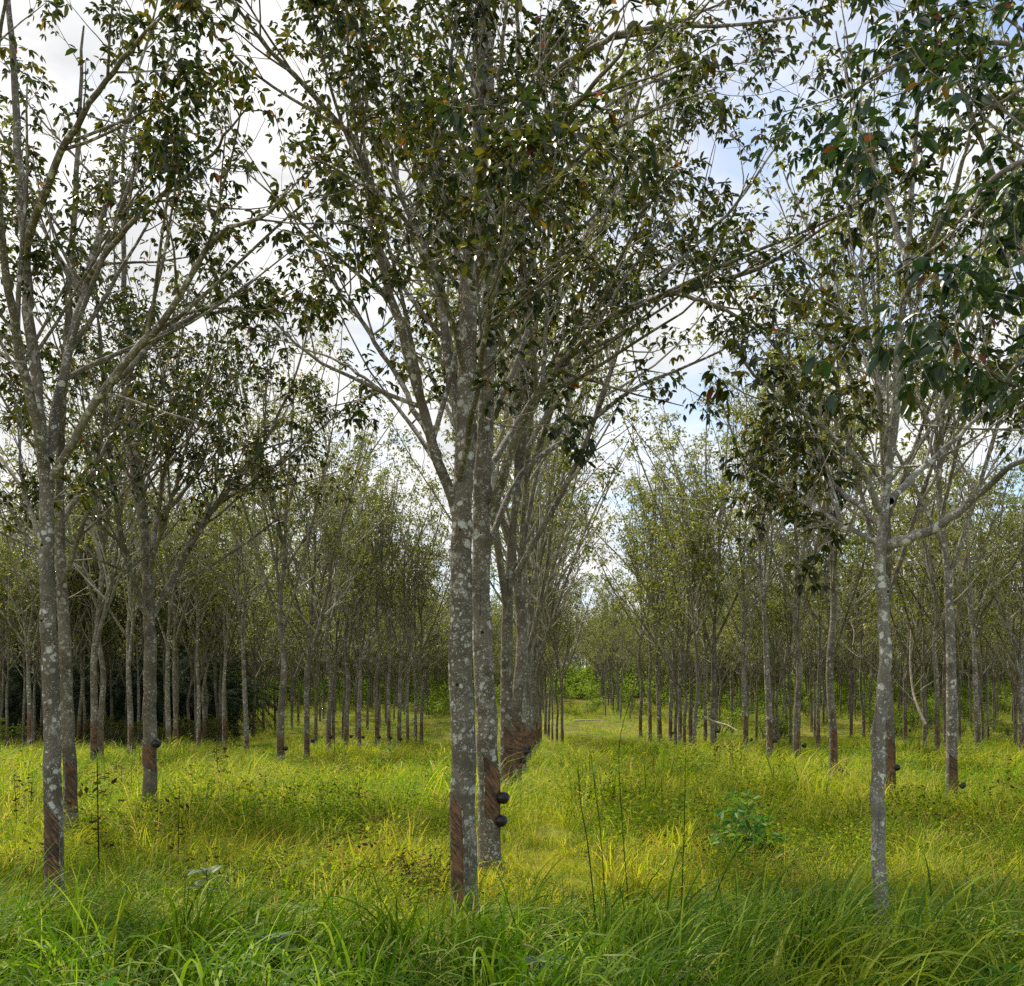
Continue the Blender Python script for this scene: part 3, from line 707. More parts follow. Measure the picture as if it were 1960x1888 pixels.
def stem_ribbons(rng, n, radius, h, w):
    """seed-bearing stalks"""
    v, f, r = blades(rng, n, radius, h*.8, h*1.2, w, .25, segs=4, dry=1.0)
    return v, f, r

rng = np.random.default_rng(42)
mead = []
for k in range(6):
    p = [(blades(rng, 30, .22, .18, .66, .011, 1.5, (.55, 0), 4, .16), 0)]
    if k >= 3: p.append((stem_ribbons(rng, 5, .25, .55, .005), 0))
    mead.append(geo_mesh(f'meadow_tuft', p, [MEADOW, HERB]))
for k in range(3):
    mead.append(geo_mesh('meadow_herbs', [(herb_tuft(rng, 110, .32, .44, .042), 1), (blades(rng, 12, .3, .2, .5, .010, 1.0, (.1, 0), 3, .1), 0)], [MEADOW, HERB]))
for k in range(2):
    mead.append(geo_mesh('brown_herbs', [(herb_tuft(rng, 60, .24, .5, .034), 1), (blades(rng, 12, .3, .2, .5, .009, 1.0, (.1, 0), 3, .5), 0)], [MEADOW, WEEDM]))
tall = []
for k in range(7):
    tall.append(geo_mesh('tall_tuft', [(blades(rng, 20, .17, .70, 1.55, .0205, 2.35, (.8, -.05), 8, .08), 0), (blades(rng, 6, .24, .25, .6, .013, 1.5, (.3, 0), 4, .35), 0)], [TALL]))
for k in range(2):
    tall.append(geo_mesh('tall_herbs', [(herb_tuft(rng, 60, .34, .5, .075), 1), (blades(rng, 14, .22, .5, 1.2, .018, 2.2, (.7, 0), 8, .1), 0)], [TALL, HERB]))

def vnoise(x, y, s, seed):
    r = np.random.default_rng(seed); out = np.zeros_like(x)
    for i in range(5):
        th = r.uniform(0, 6.28); fr = s*(1.7**i)*r.uniform(.7, 1.3)
        out += np.sin((x*np.cos(th)+y*np.sin(th))*fr+r.uniform(0, 6.28))*np.sin((x*np.sin(th)-y*np.cos(th))*fr*.8+r.uniform(0, 6.28))/(1.25**i)
    return out*.5

def field(y0, y1, dens, rng):
    n = int(dens*.58*(y1*y1-y0*y0)+dens*2*(y1-y0)); y = np.sqrt(rng.uniform(y0*y0, y1*y1, n)); x = rng.uniform(-1, 1, n)*(.56*y+1.0)
    return x, y
xs, ys, sc = [], [], []
for (y0, y1, dn, s) in ((8.3, 14, 52, .68), (14, 24, 27, .88), (24, 40, 9, 1.15), (40, 70, 3.6, 1.5), (70, 125, 1.1, 2.2)):
    x, y = field(y0, y1, dn, rng); xs.append(x); ys.append(y); sc.append(s*rng.uniform(.7, 1.25, len(x)))
X = np.concatenate(xs); Y = np.concatenate(ys); S = np.concatenate(sc)
pn = vnoise(X, Y, .45, 3); pn2 = vnoise(X, Y, .8, 4)
S = S*np.clip(1+.55*pn2, .45, 1.7)
# the worn track beside the middle row and the short turf at the lane's end
trk = np.exp(-((X-(-.8+.6+Y*.0357+.35))/.45)**2)
S = S*(1-.45*trk)
S = np.where((Y > 45), S*.62, S)
tint = np.clip(.42+.42*pn+.25*vnoise(X, Y, 1.6, 21)+.14*rng.normal(size=len(X)), 0, 1)
drypatch = np.exp(-(((X+1.9)/2.6)**2+((Y-13.2)/2.6)**2))
tint = np.clip(tint+.28*drypatch, 0, 1)
hn = vnoise(X, Y, .7, 9)
idx = np.where(((hn > .12) & (rng.uniform(0, 1, len(X)) < .6)) | (rng.uniform(0, 1, len(X)) < .14), rng.integers(6, 9, len(X)), rng.integers(0, 6, len(X)))
bn = vnoise(X, Y, 1.1, 33)-.12
for (px_, py_, rad_, st_) in ((1750, 1580, 2.2, .9), (1890, 1560, 2.4, .9), (1430, 1640, 1.3, .7), (290, 1660, 1.6, .8), (560, 1510, 2.6, .6), (790, 1690, 1.0, .9), (620, 1560, 1.8, .5), (1250, 1490, 2.5, .6)):
    xx, yy, _ = base_of(px_, py_)
    bn = bn+st_*np.exp(-((X-xx)**2+((Y-yy)*.8)**2)/rad_**2)
idx = np.where((bn > .35) & (rng.uniform(0, 1, len(X)) < .45), rng.integers(6, 9, len(X)), idx)
idx = np.where((bn > .45) & (rng.uniform(0, 1, len(X)) < .38) | (rng.uniform(0, 1, len(X)) < .02), rng.integers(9, 11, len(X)), idx)
S = S*rng.choice([.6, .8, 1, 1.1, 1.55], len(X))
rot = np.stack([rng.normal(size=len(X))*.16, rng.normal(size=len(X))*.16, vnoise(X, Y, .5, 55)*2.2+rng.normal(size=len(X))*.9], 1)
scatter('meadow_grass', 'yellow-green meadow grass and low weeds between the tree rows', 'grass', mead, X, Y, np.stack([S, S, S*np.clip(1-(Y-15)/36, .55, 1)*np.clip(.68+(Y-9)/30, .68, 1)], 1), rot, idx, tint)

x, y = field(4.6, 9.3, 17, rng)
edge = 8.45+.35*np.sin(x*1.1)+.3*np.sin(x*2.3+1)
keep = (y < edge+np.where(x > 1.2, .5, 0)-.2*(np.abs(x+.4) < .5)); x, y = x[keep], y[keep]
sc = rng.uniform(.52, .9, len(x))*np.clip(1.0-(y-7.2)*.22, .6, 1)*(1-.10*np.clip((5.8-y), 0, 1))
tn = np.clip(.45+.3*vnoise(x, y, .8, 5)+.15*rng.normal(size=len(x)), 0, 1)
hn = vnoise(x, y, .9, 12)
ix = np.where(hn > .55, rng.integers(0, 9, len(x)), rng.integers(0, 7, len(x)))
rot = np.stack([rng.normal(size=len(x))*.12, rng.normal(size=len(x))*.12, vnoise(x, y, .55, 77)*1.5+rng.normal(size=len(x))*.75], 1)
scatter('tall_grass', 'tall arching green grass along the near verge', 'grass', tall, x, y, sc, rot, ix, tn)

# ------------------------------------------------------------------ ground
gx = np.concatenate([np.linspace(-420, -60, 19)[:-1], np.linspace(-60, 60, 121), np.linspace(60, 420, 19)[1:]])
gy = np.concatenate([np.linspace(-25, 4, 8)[:-1], np.linspace(4, 80, 153), np.linspace(80, 200, 41)[1:], np.linspace(200, 900, 15)[1:]])
GX, GY = np.meshgrid(gx, gy)
V = np.stack([GX, GY, gz(GX, GY)], -1).reshape(-1, 3); nx = len(gx)
i = (np.arange(len(gy)-1)[:, None]*nx+np.arange(nx-1)[None]).reshape(-1, 1)
m, nt = new_mat('turf_soil'); v, _ = coords(nt, rnd=False)
c = mixc(nt, mapr(nt, noise(nt, v, 1.7, 6, .7), .38, .62), (.075, .085, .016), (.15, .15, .022))
c = mixc(nt, mapr(nt, noise(nt, v, 9, 5, .7), .5, .7, 0, .6), c, (.10, .07, .030))
c = mixc(nt, mapr(nt, noise(nt, v, .25, 4, .6), .52, .62, 0, .6), c, (.17, .15, .03))
p = N(nt, 'ShaderNodeBsdfPrincipled'); p.inputs['Roughness'].default_value = .95; p.inputs['Specular IOR Level'].default_value = .1; L(nt, c, p.inputs['Base Color'])
o_ = N(nt, 'ShaderNodeOutputMaterial'); L(nt, p.outputs[0], o_.inputs[0])
gr = link('ground', mesh_np('ground', V, [np.concatenate([i, i+1, i+nx+1, i+nx], 1)], m, True)); tag(gr, kind='structure')

# ------------------------------------------------------------------ far wood (one mass)
xs, ys = [], []
for y, x, px in far_pts[nind:]: xs.append(x); ys.append(y)
for k in range(1500):
    y = 108+92*rr_.random()**.8; x = rr_.uniform(-.62, .62)*y
    if 1000 < CX+x/y*F < 1250 and y < 150: continue
    xs.append(x); ys.append(y)
X = np.array(xs); Y = np.array(ys); n = len(X)
wood = []
for v in fars:
    tv = v[0]; cvn = v[1]
    def arr(me):
        a = np.empty(len(me.vertices)*3, np.float32); me.vertices.foreach_get('co', a); f = np.empty(len(me.loops), np.int32); me.loops.foreach_get('vertex_index', f)
        return a.reshape(-1, 3), f.reshape(-1, 4)
    (v1, f1), (v2, f2) = arr(tv), arr(cvn)
    r2 = np.empty(len(f2), np.float32); cvn.attributes['rnd'].data.foreach_get('value', r2)
    wood.append(geo_mesh('far_tree', [((v1, f1, np.zeros(len(f1))), 0), ((v2, f2, r2), 1)], [BARKD, LEAFFAR]))
scatter('distant_wood', 'far-off mass of pale slim rubber trees closing the view behind the rows', 'wood', wood, X, Y, np.where(rng.uniform(0, 1, n) < .35, rng.uniform(.45, .7, n), rng.uniform(.85, 1.2, n)), np.stack([np.zeros(n), np.zeros(n), rng.uniform(0, 6.28, n)], 1), np.arange(n) % 4, np.zeros(n))


# ------------------------------------------------------------------ oil palms
def palm(seed):
    r = np.random.default_rng(seed); g = Geo()
    z = np.linspace(-.1, 3.4, 10); P = np.stack([z*0, z*0, z], 1)[None]; R = (.30-.01*z+.04*np.sin(z*9))[None]; g.tubes(P, R, 10)
    V, Fs, Rn, n = [], [], [], 0
    rach = []
    for k in range(46):
        az = k*2.4+r.uniform(-.2, .2); el = 1.35-1.75*(k/46)**.9+r.uniform(-.1, .1); ln = r.uniform(4.4, 5.6)
        d = np.array([math.cos(az)*math.cos(el), math.sin(az)*math.cos(el), math.sin(el)]); q = [np.array([0, 0, 3.3])]
        for s in range(11): 
            d = nrm(d+np.array([0, 0, -.125])); q.append(q[-1]+d*ln/11)
        q = np.array(q); rach.append(q)
        t = np.linspace(.14, 1, 62); x = t*11; i = np.minimum(x.astype(int), 10); f = (x-i)[:, None]
        pos = q[i]*(1-f)+q[i+1]*f; T = nrm(q[i+1]-q[i]); sd = nrm(np.cross(T, np.array([0, 0, 1.])))
        for sg in (-1, 1):
            dr = nrm(sd*sg+T*.55+np.array([0, 0, -.35])+r.normal(size=(62, 3))*.18); l2 = (.85*np.sin(np.pi*np.clip(t*.86+.1, 0, 1))**.6*r.uniform(.8, 1.1, 62))[:, None]
            w = T*.028; tip = pos+dr*l2+np.array([0, 0, -.12])*l2; mid = pos+dr*l2*.5
            Q = np.stack([pos-w*.6, mid-w, tip, mid+w], 1).reshape(-1, 3); V.append(Q); Fs.append(np.arange(248).reshape(-1, 4)+n); n += 248; Rn.append(r.uniform(0, 1, 62))
    g2 = Geo(); q = np.array(rach); g2.tubes(q, np.tile(np.linspace(.035, .006, 12), (len(q), 1)), 4)
    return g.mesh('trunk', BARKD), mesh_np('fronds', np.concatenate(V), [np.concatenate(Fs)], PALMLEAF, False, {'rnd': ('FACE', np.concatenate(Rn))}), g2.mesh('frond_stalks', PALMLEAF)
pals = [palm(1), palm(2)]
for k, (px, y, s) in enumerate([(-70, 68, 1.05), (-5, 74, 1.1), (55, 66, 1.0), (120, 72, 1.05), (175, 66, 1.0), (235, 71, 1.05), (290, 66, 1.0), (345, 70, 1.05), (400, 67, .95), (450, 74, .9), (20, 82, 1.1), (150, 83, 1.1), (265, 82, 1.1), (375, 82, 1.1), (90, 90, 1.15), (320, 91, 1.15)]):
    s *= .78+.3*rr_.random()
    x = (px-CX)/F*y; a, b, c = pals[k % 2]
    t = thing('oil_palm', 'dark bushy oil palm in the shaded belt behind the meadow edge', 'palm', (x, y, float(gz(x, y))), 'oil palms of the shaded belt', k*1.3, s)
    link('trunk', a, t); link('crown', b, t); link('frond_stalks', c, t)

# ------------------------------------------------------------------ shrubs, saplings, weeds
def shrub(seed, w, h, nst, k, size, mat, stemmat=BARKD):
    r = np.random.default_rng(seed); P = []
    for i in range(nst):
        a = r.uniform(0, 6.28); q = [np.array([r.normal()*.06*w, r.normal()*.06*w, -.05])]; d = nrm(np.array([math.cos(a)*r.uniform(.1, .8)*w/h, math.sin(a)*r.uniform(.1, .8)*w/h, 1.]))
        ln = h*r.uniform(.6, 1.1)
        for s in range(4): d = nrm(d+r.normal(size=3)*.16); q.append(q[-1]+d*ln/4)
        P.append(spline(q, 8))
    P = np.array(P); R = np.tile(np.linspace(.012, .004, 8)*h, (nst, 1))
    g = Geo(); g.tubes(P, R, 5)
    c2, r2 = ramify(P, R, r, 5/h, .2, .4, (30, 70), .2, 5, .15*h, .6*h, .6, .15); g.tubes(c2, r2, 3)
    c3, r3 = ramify(c2, r2, r, 6/h, .2, .5, (30, 70), .1, 3, .06*h, .3*h, .6, .15); g.tubes(c3, r3, 3)
    lv = [leaves(c3, r, k, size, .6, .3), leaves(c2, r, k, size, .6, .3)]
    return g.mesh('stem', stemmat), leaf_mesh('foliage', lv, mat)
shr = [shrub(300+i, 1.4, 1.5, 9, 2.6, .12, SHRUBLEAF) for i in range(3)]
OLIVE = leaf_mat('dim_olive_scrub_leaf', [(0, (.045, .06, .010)), (.6, (.09, .105, .014)), (1, (.16, .14, .03))], .35, .6, spec=.1)  # olive scrub, with the dimness of the hedge put into its colour
shr += [shrub(310+i, 1.7, 1.2, 14, 3.2, .10, OLIVE) for i in range(2)]
def put_shrub(px, py, i, s, label, group=None, cat='shrub', name='shrub', y=None):
    x, yy, z = base_of(px, py, .2)
    if y: yy = y; x = (px-CX)/F*yy; z = float(gz(x, yy))
    t = thing(name, label, cat, (x, yy, z), group, rr_.uniform(0, 6.28), s)
    link('stem', shr[i][0], t); link('foliage', shr[i][1], t)
put_shrub(22, 1426, 0, 1.35, 'leafy bright green shrub at the frame edge in front of the dark palms')
for k, px in enumerate((140, 172, 205, 236, 268, 300, 335, 362, 390, 418)):
    put_shrub(px, 1420, 3+k % 2, 1.1+.6*rr_.random(), 'low scrubby bush in the dim hedge at the foot of the dark palms', 'bushes of the dim hedge below the palms', y=57+rr_.uniform(-2, 4))
for k, (px, y, s) in enumerate([(1128, 100, 1.3), (1140, 104, 1.2), (1150, 118, 1.2), (1185, 122, 1.3), (1205, 116, 1.2), (1210, 106, 1.2), (1225, 100, 1.0), (1180, 98, .7), (850, 96, 1.7), (832, 92, 1.4), (868, 100, 1.6), (820, 100, 1.5)]):
    put_shrub(px, 0, k % 3, s, 'bright green shrub at the foot of the grove closing the lane', 'shrubs at the end of the lanes', y=y)
for k in range(46):
    px = rr_.uniform(1290, 1990); y = rr_.uniform(64, 105)
    put_shrub(px, 0, k % 3, rr_.uniform(.9, 1.7), 'sunlit undergrowth shrub among the distant trunks beyond the diagonal row', 'undergrowth shrubs beyond the diagonal row', y=y)

sap = shrub(401, .9, 1.0, 6, 2.8, .16, SAPLEAF); herb2 = shrub(402, .8, .6, 8, 2.2, .10, SHRUBLEAF); herb3 = shrub(403, 1.2, .55, 10, 1.8, .09, HERB); brown = shrub(404, 1.2, .55, 14, .9, .05, WEEDM, WEEDM)
def put(v, px, py, s, label, name, cat, group=None, rz=0, g=.1):
    x, yy, z = base_of(px, py, g)
    t = thing(name, label, cat, (x, yy, z), group, rz, s); link('stem', v[0], t); link('foliage', v[1], t); return t
put(sap, 1425, 1650, .85, 'broad-leaved young sapling with pale upper leaves in the middle of the open grass', 'sapling', 'sapling', rz=.5)
put(herb2, 1400, 1665, .9, 'lush blue-green weed clump at the foot of the pale-leaved sapling', 'weed_clump', 'weed')
put(herb2, 655, 1490, 1.2, 'fresh light green weed bush in the meadow nearest the forked dark tree', 'weed_clump', 'weed', rz=1)
put(herb2, 735, 1490, 1.5, 'widest fresh light green weed bush in the meadow, close to the middle row', 'weed_clump', 'weed', rz=2)
put(herb2, 960, 1690, .6, 'dark green weed clump at the foot of the greenish trunk with two cups', 'weed_clump', 'weed', rz=2.5)
for k, (px, py, s) in enumerate([(800, 1700, 1.1), (842, 1690, 1.0), (760, 1700, .95)]):
    put(brown, px, py, s, 'withered brown weed patch beside the foot of the thick foremost trunk', 'withered_weed', 'weed', 'withered weeds by the foremost trunk', k)
for k, (px, py, s) in enumerate([(1800, 1610, .9), (1890, 1600, 1.0), (1700, 1600, .8), (1940, 1560, .9), (1590, 1590, .8), (1840, 1580, .9)]):
    put(brown if k % 2 else herb3, px, py, s, 'low brownish weed mound in the grass around the stout grooved tree', 'weed_mound', 'weed', 'weed mounds around the stout grooved tree', k)

def stalk(seed, h, lat, mat):
    r = np.random.default_rng(seed); q = np.array([[0, 0, -.05], [.01, 0, h*.4], [.02+r.normal()*.03, r.normal()*.03, h]]); P = spline(q, 10)[None]; R = np.linspace(.006, .003, 10)[None]
    g = Geo(); g.tubes(P, R, 4)
    v, f, rn = herb_tuft(r, lat, .10, h, .06); v[:, 2] = np.clip(v[:, 2], h*.2, None)
    return g.mesh('stem', mat), mesh_np('withered_leaves', v, [f], mat, False, {'rnd': ('FACE', rn)})
stk = [stalk(500+i, .7, 46, WEEDM) for i in range(3)]
for k, (px, py, s) in enumerate([(230, 1535, .7), (208, 1530, .6), (252, 1532, .7), (420, 1530, 1.1), (404, 1565, .7), (470, 1540, .6), (505, 1535, .6), (30, 1600, .9), (190, 1680, 1.2), (120, 1640, .7), (60, 1570, .8), (340, 1660, .9), (560, 1560, .6), (615, 1570, .7), (690, 1570, .8), (450, 1560, .6), (640, 1480, .6), (300, 1620, .6)]):
    x, y, z = base_of(px, py, .05); v = stk[k % 3]
    t = thing('dry_weed', 'dark upright withered weed stalk in the meadow beside the forked dark tree', 'weed', (x, y, z), 'withered stalks of the meadow by the forked tree', k*1.1, s*1.6); link('stem', v[0], t); link('withered_leaves', v[1], t)
for k, (px, py, s) in enumerate([(1375, 1480, .8), (1398, 1490, .9), (1404, 1492, .8), (1372, 1500, .9), (1425, 1495, .6), (1490, 1500, .7), (1500, 1502, .7), (1330, 1480, .8), (1455, 1510, .6), (1640, 1450, .8), (1930, 1520, .9), (1250, 1500, .6), (1310, 1470, .6), (1620, 1505, .6), (1775, 1480, .7)]):
    x, y, z = base_of(px, py, .05); v = stk[k % 3]
    t = thing('dry_weed', 'dark upright withered weed stalk in the grass before the diagonal row', 'weed', (x, y, z), 'withered stalks before the diagonal row', k*1.3, s*1.6); link('stem', v[0], t); link('withered_leaves', v[1], t)

# tall single grass stalks above the verge grass
def tall_stalk(label, pts, Y, r, heads):
    P = np.array([at(a, b, Y) for a, b in pts]); P[0, 2] = float(gz(P[0, 0], Y))-.05; O = P[0].copy(); O[2] += .05
    t = thing('grass_stalk', label, 'grass stalk', tuple(O), 'tall flowering stalks on the verge')
    q = spline(P-O, 18); g = Geo(); g.tubes(q[None], np.linspace(r, r*.4, 18)[None], 5); link('stem', g.mesh('stem', TALL), t)
    rg = np.random.default_rng(int(pts[0][0])); V, Fs, R, n = [], [], [], 0
    for k in range(heads):
        i = rg.integers(3, 16); d = nrm(q[min(i+1, 17)]-q[i]); sd = nrm(np.array([rg.normal(), rg.normal()*.5, .2])); ln = rg.uniform(.25, .6)
        pts2 = [q[i]]; dd = nrm(d+sd*.5)
        for s in range(5): dd = nrm(dd+sd*.12+np.array([0, 0, -.22])); pts2.append(pts2[-1]+dd*ln/5)
        pts2 = np.array(pts2); w = nrm(np.cross(sd, d))*.006
        prof = np.array([.6, 1, .9, .7, .4, .05])[:, None]
        V.append(np.stack([pts2-w*prof, pts2+w*prof], 1).reshape(-1, 3)); Fs.append(np.array([[2*s, 2*s+1, 2*s+3, 2*s+2] for s in range(5)])+n); n += 12; R.append(np.full(5, rg.uniform(.1, .9)))
    link('leaf_blade', mesh_np('leaf_blade', np.concatenate(V), [np.concatenate(Fs)], TALL, False, {'rnd': ('FACE', np.concatenate(R))}), t)
tall_stalk('tall dark flowering grass stalk bending slightly, nearest the middle row', [(1150, 1790), (1128, 1640), (1112, 1540), (1106, 1470)], 7.6, .006, 5)
tall_stalk('thin straight grass stalk behind the dark bending one on the verge', [(1165, 1760), (1150, 1600), (1140, 1520), (1132, 1445)], 8.2, .0045, 7)
tall_stalk('upright dark grass stalk midway between the middle row and the pale-barked tree', [(1302, 1810), (1306, 1690), (1310, 1580), (1312, 1450)], 7.5, .006, 6)
tall_stalk('slanting grass stalk leaning towards the pale-barked tree', [(1335, 1830), (1365, 1730), (1410, 1630), (1465, 1560)], 7.3, .006, 4)
tall_stalk('very thin pale grass stalk with drooping tip in the open grass', [(1210, 1760), (1190, 1560), (1186, 1420), (1215, 1320), (1240, 1290)], 8.3, .004, 4)

# feathery-leaved plants and broad leaves in the verge
def feather(seed, nfr, ln, droop=.5):
    r = np.random.default_rng(seed); V, Fs, R, n = [], [], [], 0; st = []
    for k in range(nfr):
        az = k*2.4; el = r.uniform(.1, .8); d = np.array([math.cos(az)*math.cos(el), math.sin(az)*math.cos(el), math.sin(el)]); q = [np.array([0, 0, r.uniform(.45, .75)])]
        for s in range(8): d = nrm(d+np.array([0, 0, -.12*droop*2])); q.append(q[-1]+d*ln/8)
        q = np.array(q); st.append(spline(q, 9)); t = np.linspace(.1, 1, 26); x = t*8; i = np.minimum(x.astype(int), 7); f = (x-i)[:, None]; pos = q[i]*(1-f)+q[i+1]*f; T = nrm(q[i+1]-q[i]); sd = nrm(np.cross(T, np.array([0, 0, 1.])))
        for sg in (-1, 1):
            l2 = (.075*np.sin(np.pi*np.clip(t*.8+.15, 0, 1)))[:, None]; w = T*.005; Q = np.stack([pos-w, pos+sd*sg*l2*.6-w*1.6, pos+sd*sg*l2+T*.01, pos+sd*sg*l2*.6+w*1.6], 1).reshape(-1, 3)
            V.append(Q); Fs.append(np.arange(104).reshape(-1, 4)+n); n += 104; R.append(r.uniform(0, 1, 26))
    g = Geo(); g.tubes(np.array(st), np.tile(np.linspace(.003, .001, 9), (nfr, 1)), 3); zz = np.linspace(-.05, .75, 6); g.tubes(np.stack([zz*.05, zz*0, zz], 1)[None], np.full((1, 6), .006), 5)
    return g.mesh('stem', FERNLEAF), mesh_np('foliage', np.concatenate(V), [np.concatenate(Fs)], FERNLEAF, False, {'rnd': ('FACE', np.concatenate(R))})
ft = feather(7, 11, .34)
for px, Y, s, w in ((525, 6.6, .62, 'blue-green feathery-leaved plant in the verge grass below the open meadow'), (400, 9.0, .7, 'taller feathery-leaved plant at the inner edge of the verge grass'), (1040, 6.0, .6, 'feathery-leaved plant in the verge grass before the tall stalks')):
    x = (px-CX)/F*Y; t = thing('feathery_plant', w, 'plant', (x, Y, 0), 'feathery-leaved plants of the verge', px, s); link('stem', ft[0], t); link('foliage', ft[1], t)
bl = shrub(777, .7, .75, 5, 1.6, .17, SAPLEAF)
for px, Y, s, w in ((1905, 5.6, .65, 'broad-leaved weed low in the verge grass under the near large-leaved boughs'), (1620, 5.0, .5, 'broad-leaved weed low in the verge grass before the pale-barked tree'), (140, 5.0, .7, 'broad-leaved weed low in the verge grass before the grey blotched trunk'), (980, 5.2, .5, 'broad-leaved weed low in the verge grass before the thick foremost trunk'), (660, 5.0, .65, 'broad-leaved weed low in the verge grass below the feathery plant')):
    x = (px-CX)/F*Y; t = thing('broadleaf_weed', w, 'weed', (x, Y, 0), 'broad-leaved weeds of the verge', px, s); link('stem', bl[0], t); link('foliage', bl[1], t)

und = []
for v in shr[:3]:
    v2 = v[1]; a = np.empty(len(v2.vertices)*3, np.float32); v2.vertices.foreach_get('co', a); f = np.empty(len(v2.loops), np.int32); v2.loops.foreach_get('vertex_index', f)
    r2 = np.empty(len(f)//4, np.float32); v2.attributes['rnd'].data.foreach_get('value', r2); und.append(geo_mesh('thicket', [((a.reshape(-1, 3), f.reshape(-1, 4), r2), 0)], [SHRUBLEAF]))
n = 1500; Y = 112+100*rng.uniform(0, 1, n)**.8; X = rng.uniform(-.62, .62, n)*Y
kp = ~((CX+X/Y*F > 1000) & (CX+X/Y*F < 1250) & (Y < 142)); X = X[kp]; Y = Y[kp]; n = len(X)
scatter('distant_undergrowth', 'green undergrowth covering the floor of the far-off wood', 'undergrowth', und, X, Y, rng.uniform(1.0, 2.6, n)*np.where(Y > 150, 1.7, 1), np.stack([np.zeros(n), np.zeros(n), rng.uniform(0, 6.28, n)], 1), np.arange(n) % 3, np.zeros(n))

# ------------------------------------------------------------------ latex cups
def lathe(prof, k=20):
    V = np.array([[r*math.cos(2*math.pi*q/k), r*math.sin(2*math.pi*q/k), z] for r, z in prof for q in range(k)])
    Fq = np.array([(l*k+q, l*k+(q+1) % k, (l+1)*k+(q+1) % k, (l+1)*k+q) for l in range(len(prof)-1) for q in range(k)])
    return V, Fq
out = [(.004, -.052)]+[(.062*math.sin(a), -.052+.06*(1-math.cos(a))) for a in np.linspace(.25, 1.55, 9)]+[(.066, .012), (.067, .018), (.063, .021), (.058, .018)]
out += [(.056*math.sin(a), -.044+.056*(1-math.cos(a))) for a in np.linspace(1.5, .2, 8)]+[(.003, -.040)]
bowl = mesh_np('bowl', lathe(out)[0], [lathe(out)[1]], CUPM, True)
lt = [(.05, -.012), (.035, -.010), (.018, -.011), (.002, -.010)]
latex = mesh_np('latex', lathe(lt)[0], [lathe(lt)[1]], LATEX, True)
# half cap: the rain guard above the cup
capV, capF = [], []
for a in np.linspace(-1.9, 1.9, 15):
    for s, z in ((.012, .082), (.045, .072), (.066, .048), (.074, .014)): capV.append((s*math.cos(a), s*math.sin(a), z))
capF = [(i*4+j, i*4+j+1, (i+1)*4+j+1, (i+1)*4+j) for i in range(14) for j in range(3)]
guard = mesh_np('rain_guard', np.array(capV), [np.array(capF)], CUPM, True)
for (x, y, z, tx, ty, r, lab) in cups:
    a = math.atan2(ty-y, tx-x); s = 1.08 if y < 30 else 1.35
    t = thing('latex_cup', lab, 'cup', (x, y, z), CG, a+math.pi, s)
    b = link('bowl', bowl, t); b.rotation_euler = (0, .25, 0)
    link('latex', latex, t).rotation_euler = (0, .25, 0); link('rain_guard', guard, t)
    dist = max(.03, (math.hypot(tx-x, ty-y)-r)/s)
    g = Geo(); aa = np.linspace(0, 2*math.pi, 17); g.tubes(np.stack([.067*np.cos(aa), .067*np.sin(aa), aa*0+.004], 1)[None], np.full((1, 17), .0025), 4)
    g.tubes(np.array([[-.066, 0, .004], [-.066-dist*.5, 0, .02], [-.066-dist, 0, .05]])[None], np.full((1, 3), .003), 4)
    g.tubes(np.array([[-.03, 0, .079], [-.066-dist*.5, 0, .085], [-.066-dist, 0, .09]])[None], np.full((1, 3), .004), 4)
    link('wire_holder', g.mesh('wire_holder', WIRE), t)

# ------------------------------------------------------------------ dead wood
def dead(label, pts, Y, r, seed):
    P = np.array([at(a, b, Y+c) for a, b, c in pts]); O = P[0].copy(); rg = np.random.default_rng(seed)
    t = thing('dead_branch', label, 'dead branch', tuple(O)); q = spline(P-O, 16)[None]; R = np.linspace(r, r*.35, 16)[None]; g = Geo(); g.tubes(q, R, 7)
    c2, r2 = ramify(q, R, rg, 1.2, .3, .4, (30, 60), 0, 6, .4, 1.8); g.tubes(c2, r2, 4); link('wood', g.mesh('wood', DEAD), t)
dead('bleached fallen branch lying across the grass behind the diagonal row', [(1345, 1372, 0), (1368, 1382, .4), (1390, 1388, 0), (1410, 1398, -.4)], 46, .07, 1)
dead('leaning bleached dead trunk with bare forks among the trees behind the pale-barked one', [(1772, 1388, 0), (1757, 1355, .5), (1747, 1320, 1), (1742, 1260, 1.5), (1745, 1180, 2)], 52, .09, 2)
dead('thin bleached log lying at the end of the open lane', [(1100, 1380, 0), (1130, 1379, 0), (1165, 1380, .5)], 74, .06, 3)

# ------------------------------------------------------------------ light, sky, camera
SUN_AZ, SUN_EL = math.radians(-38), math.radians(58)     # azimuth from +Y towards +X
sd = bpy.data.lights.new('sun', 'SUN'); sd.energy = 4.7; sd.angle = math.radians(2); sd.color = (1, .92, .78)
so = link('sun', sd); so['kind'] = 'structure'
dirv = np.array([math.sin(SUN_AZ)*math.cos(SUN_EL), math.cos(SUN_AZ)*math.cos(SUN_EL), math.sin(SUN_EL)])
from mathutils import Vector
so.rotation_euler = Vector(dirv).to_track_quat('Z', 'Y').to_euler(); so.location = (0, 0, 40)

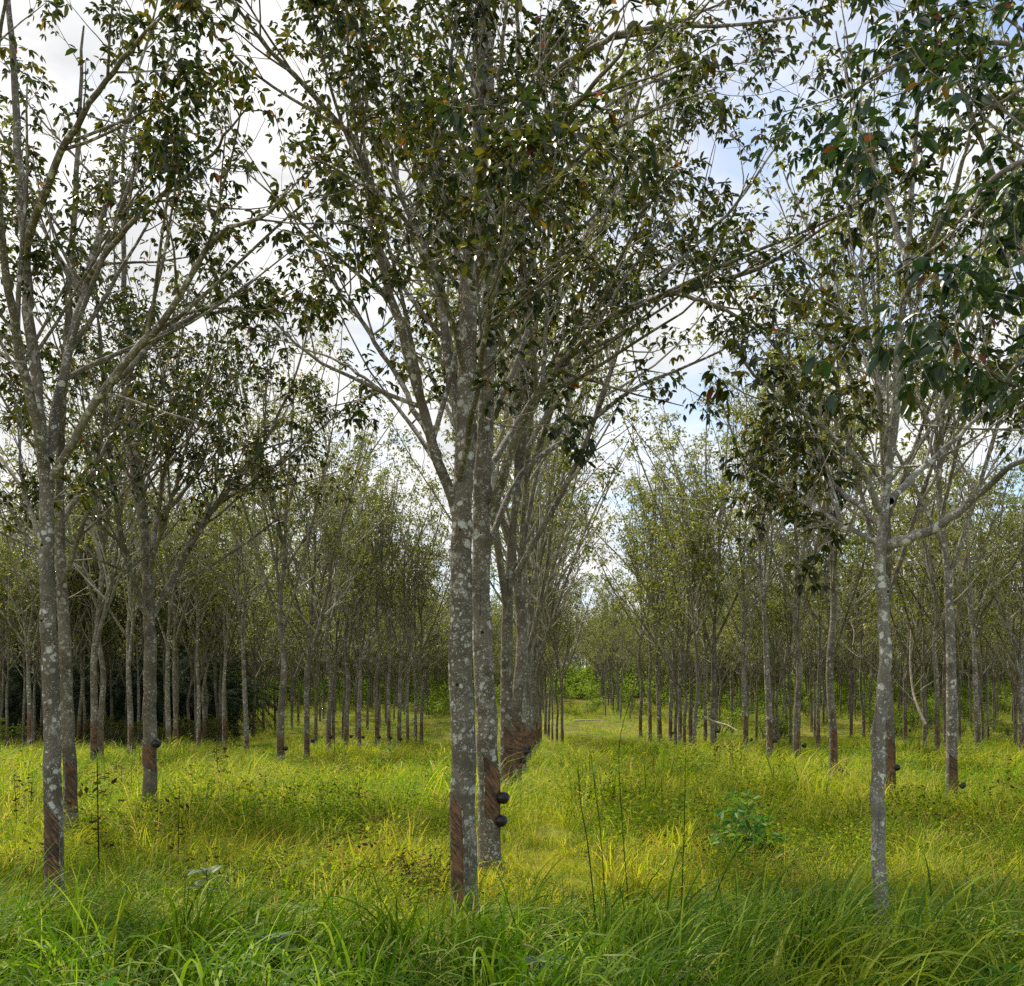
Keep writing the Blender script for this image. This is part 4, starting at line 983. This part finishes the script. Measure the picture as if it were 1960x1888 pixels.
w = bpy.data.worlds.new('World'); SC.world = w; w.use_nodes = True; nt = w.node_tree; nt.nodes.clear()
sky = N(nt, 'ShaderNodeTexSky', sky_type='NISHITA', sun_disc=False, sun_elevation=SUN_EL, sun_rotation=SUN_AZ, air_density=1.0, dust_density=1.0)
bg1 = N(nt, 'ShaderNodeBackground'); bg1.inputs[1].default_value = .14; L(nt, sky.outputs[0], bg1.inputs[0])
bg2 = N(nt, 'ShaderNodeBackground'); bg2.inputs[1].default_value = 1
tc = N(nt, 'ShaderNodeTexCoord'); sep = N(nt, 'ShaderNodeSeparateXYZ'); L(nt, tc.outputs['Generated'], sep.inputs[0])
zz = math_(nt, 'ADD', math_(nt, 'MAXIMUM', sep.outputs[2], 0), .18)
cmb = N(nt, 'ShaderNodeCombineXYZ'); L(nt, math_(nt, 'DIVIDE', sep.outputs[0], zz), cmb.inputs[0]); L(nt, math_(nt, 'DIVIDE', sep.outputs[1], zz), cmb.inputs[1])
nz = noise(nt, cmb.outputs[0], 1.6, 7, .62, .6)
nz2 = noise(nt, cmb.outputs[0], 2.6, 6, .6, .8)
L(nt, mixc(nt, mapr(nt, nz2, .32, .66), (.52, .525, .535), (.74, .735, .72)), bg2.inputs[0])
bias = math_(nt, 'ADD', nz, math_(nt, 'MULTIPLY', sep.outputs[0], -.18))
cl = mapr(nt, bias, .26, .54)
ms = N(nt, 'ShaderNodeMixShader'); L(nt, cl, ms.inputs[0]); L(nt, bg1.outputs[0], ms.inputs[1]); L(nt, bg2.outputs[0], ms.inputs[2])
ow = N(nt, 'ShaderNodeOutputWorld'); L(nt, ms.outputs[0], ow.inputs[0])

cd = bpy.data.cameras.new('camera'); cam = link('camera', cd); cam.location = (0, 0, CAMZ); cam.rotation_euler = (math.pi/2, 0, 0)
cd.sensor_width = 36; cd.lens = 36; cd.shift_y = (HOR-944)/1960.; cd.clip_start = .05; cd.clip_end = 3000
SC.camera = cam
SC.view_settings.view_transform = 'Standard'; SC.view_settings.look = 'None'; SC.view_settings.exposure = .66; SC.view_settings.gamma = 1
cy = SC.cycles
cy.max_bounces = 4; cy.diffuse_bounces = 2; cy.glossy_bounces = 2; cy.transmission_bounces = 3; cy.transparent_max_bounces = 4
cy.caustics_reflective = False; cy.caustics_refractive = False
cy.use_denoising = False; cy.sample_clamp_indirect = 4
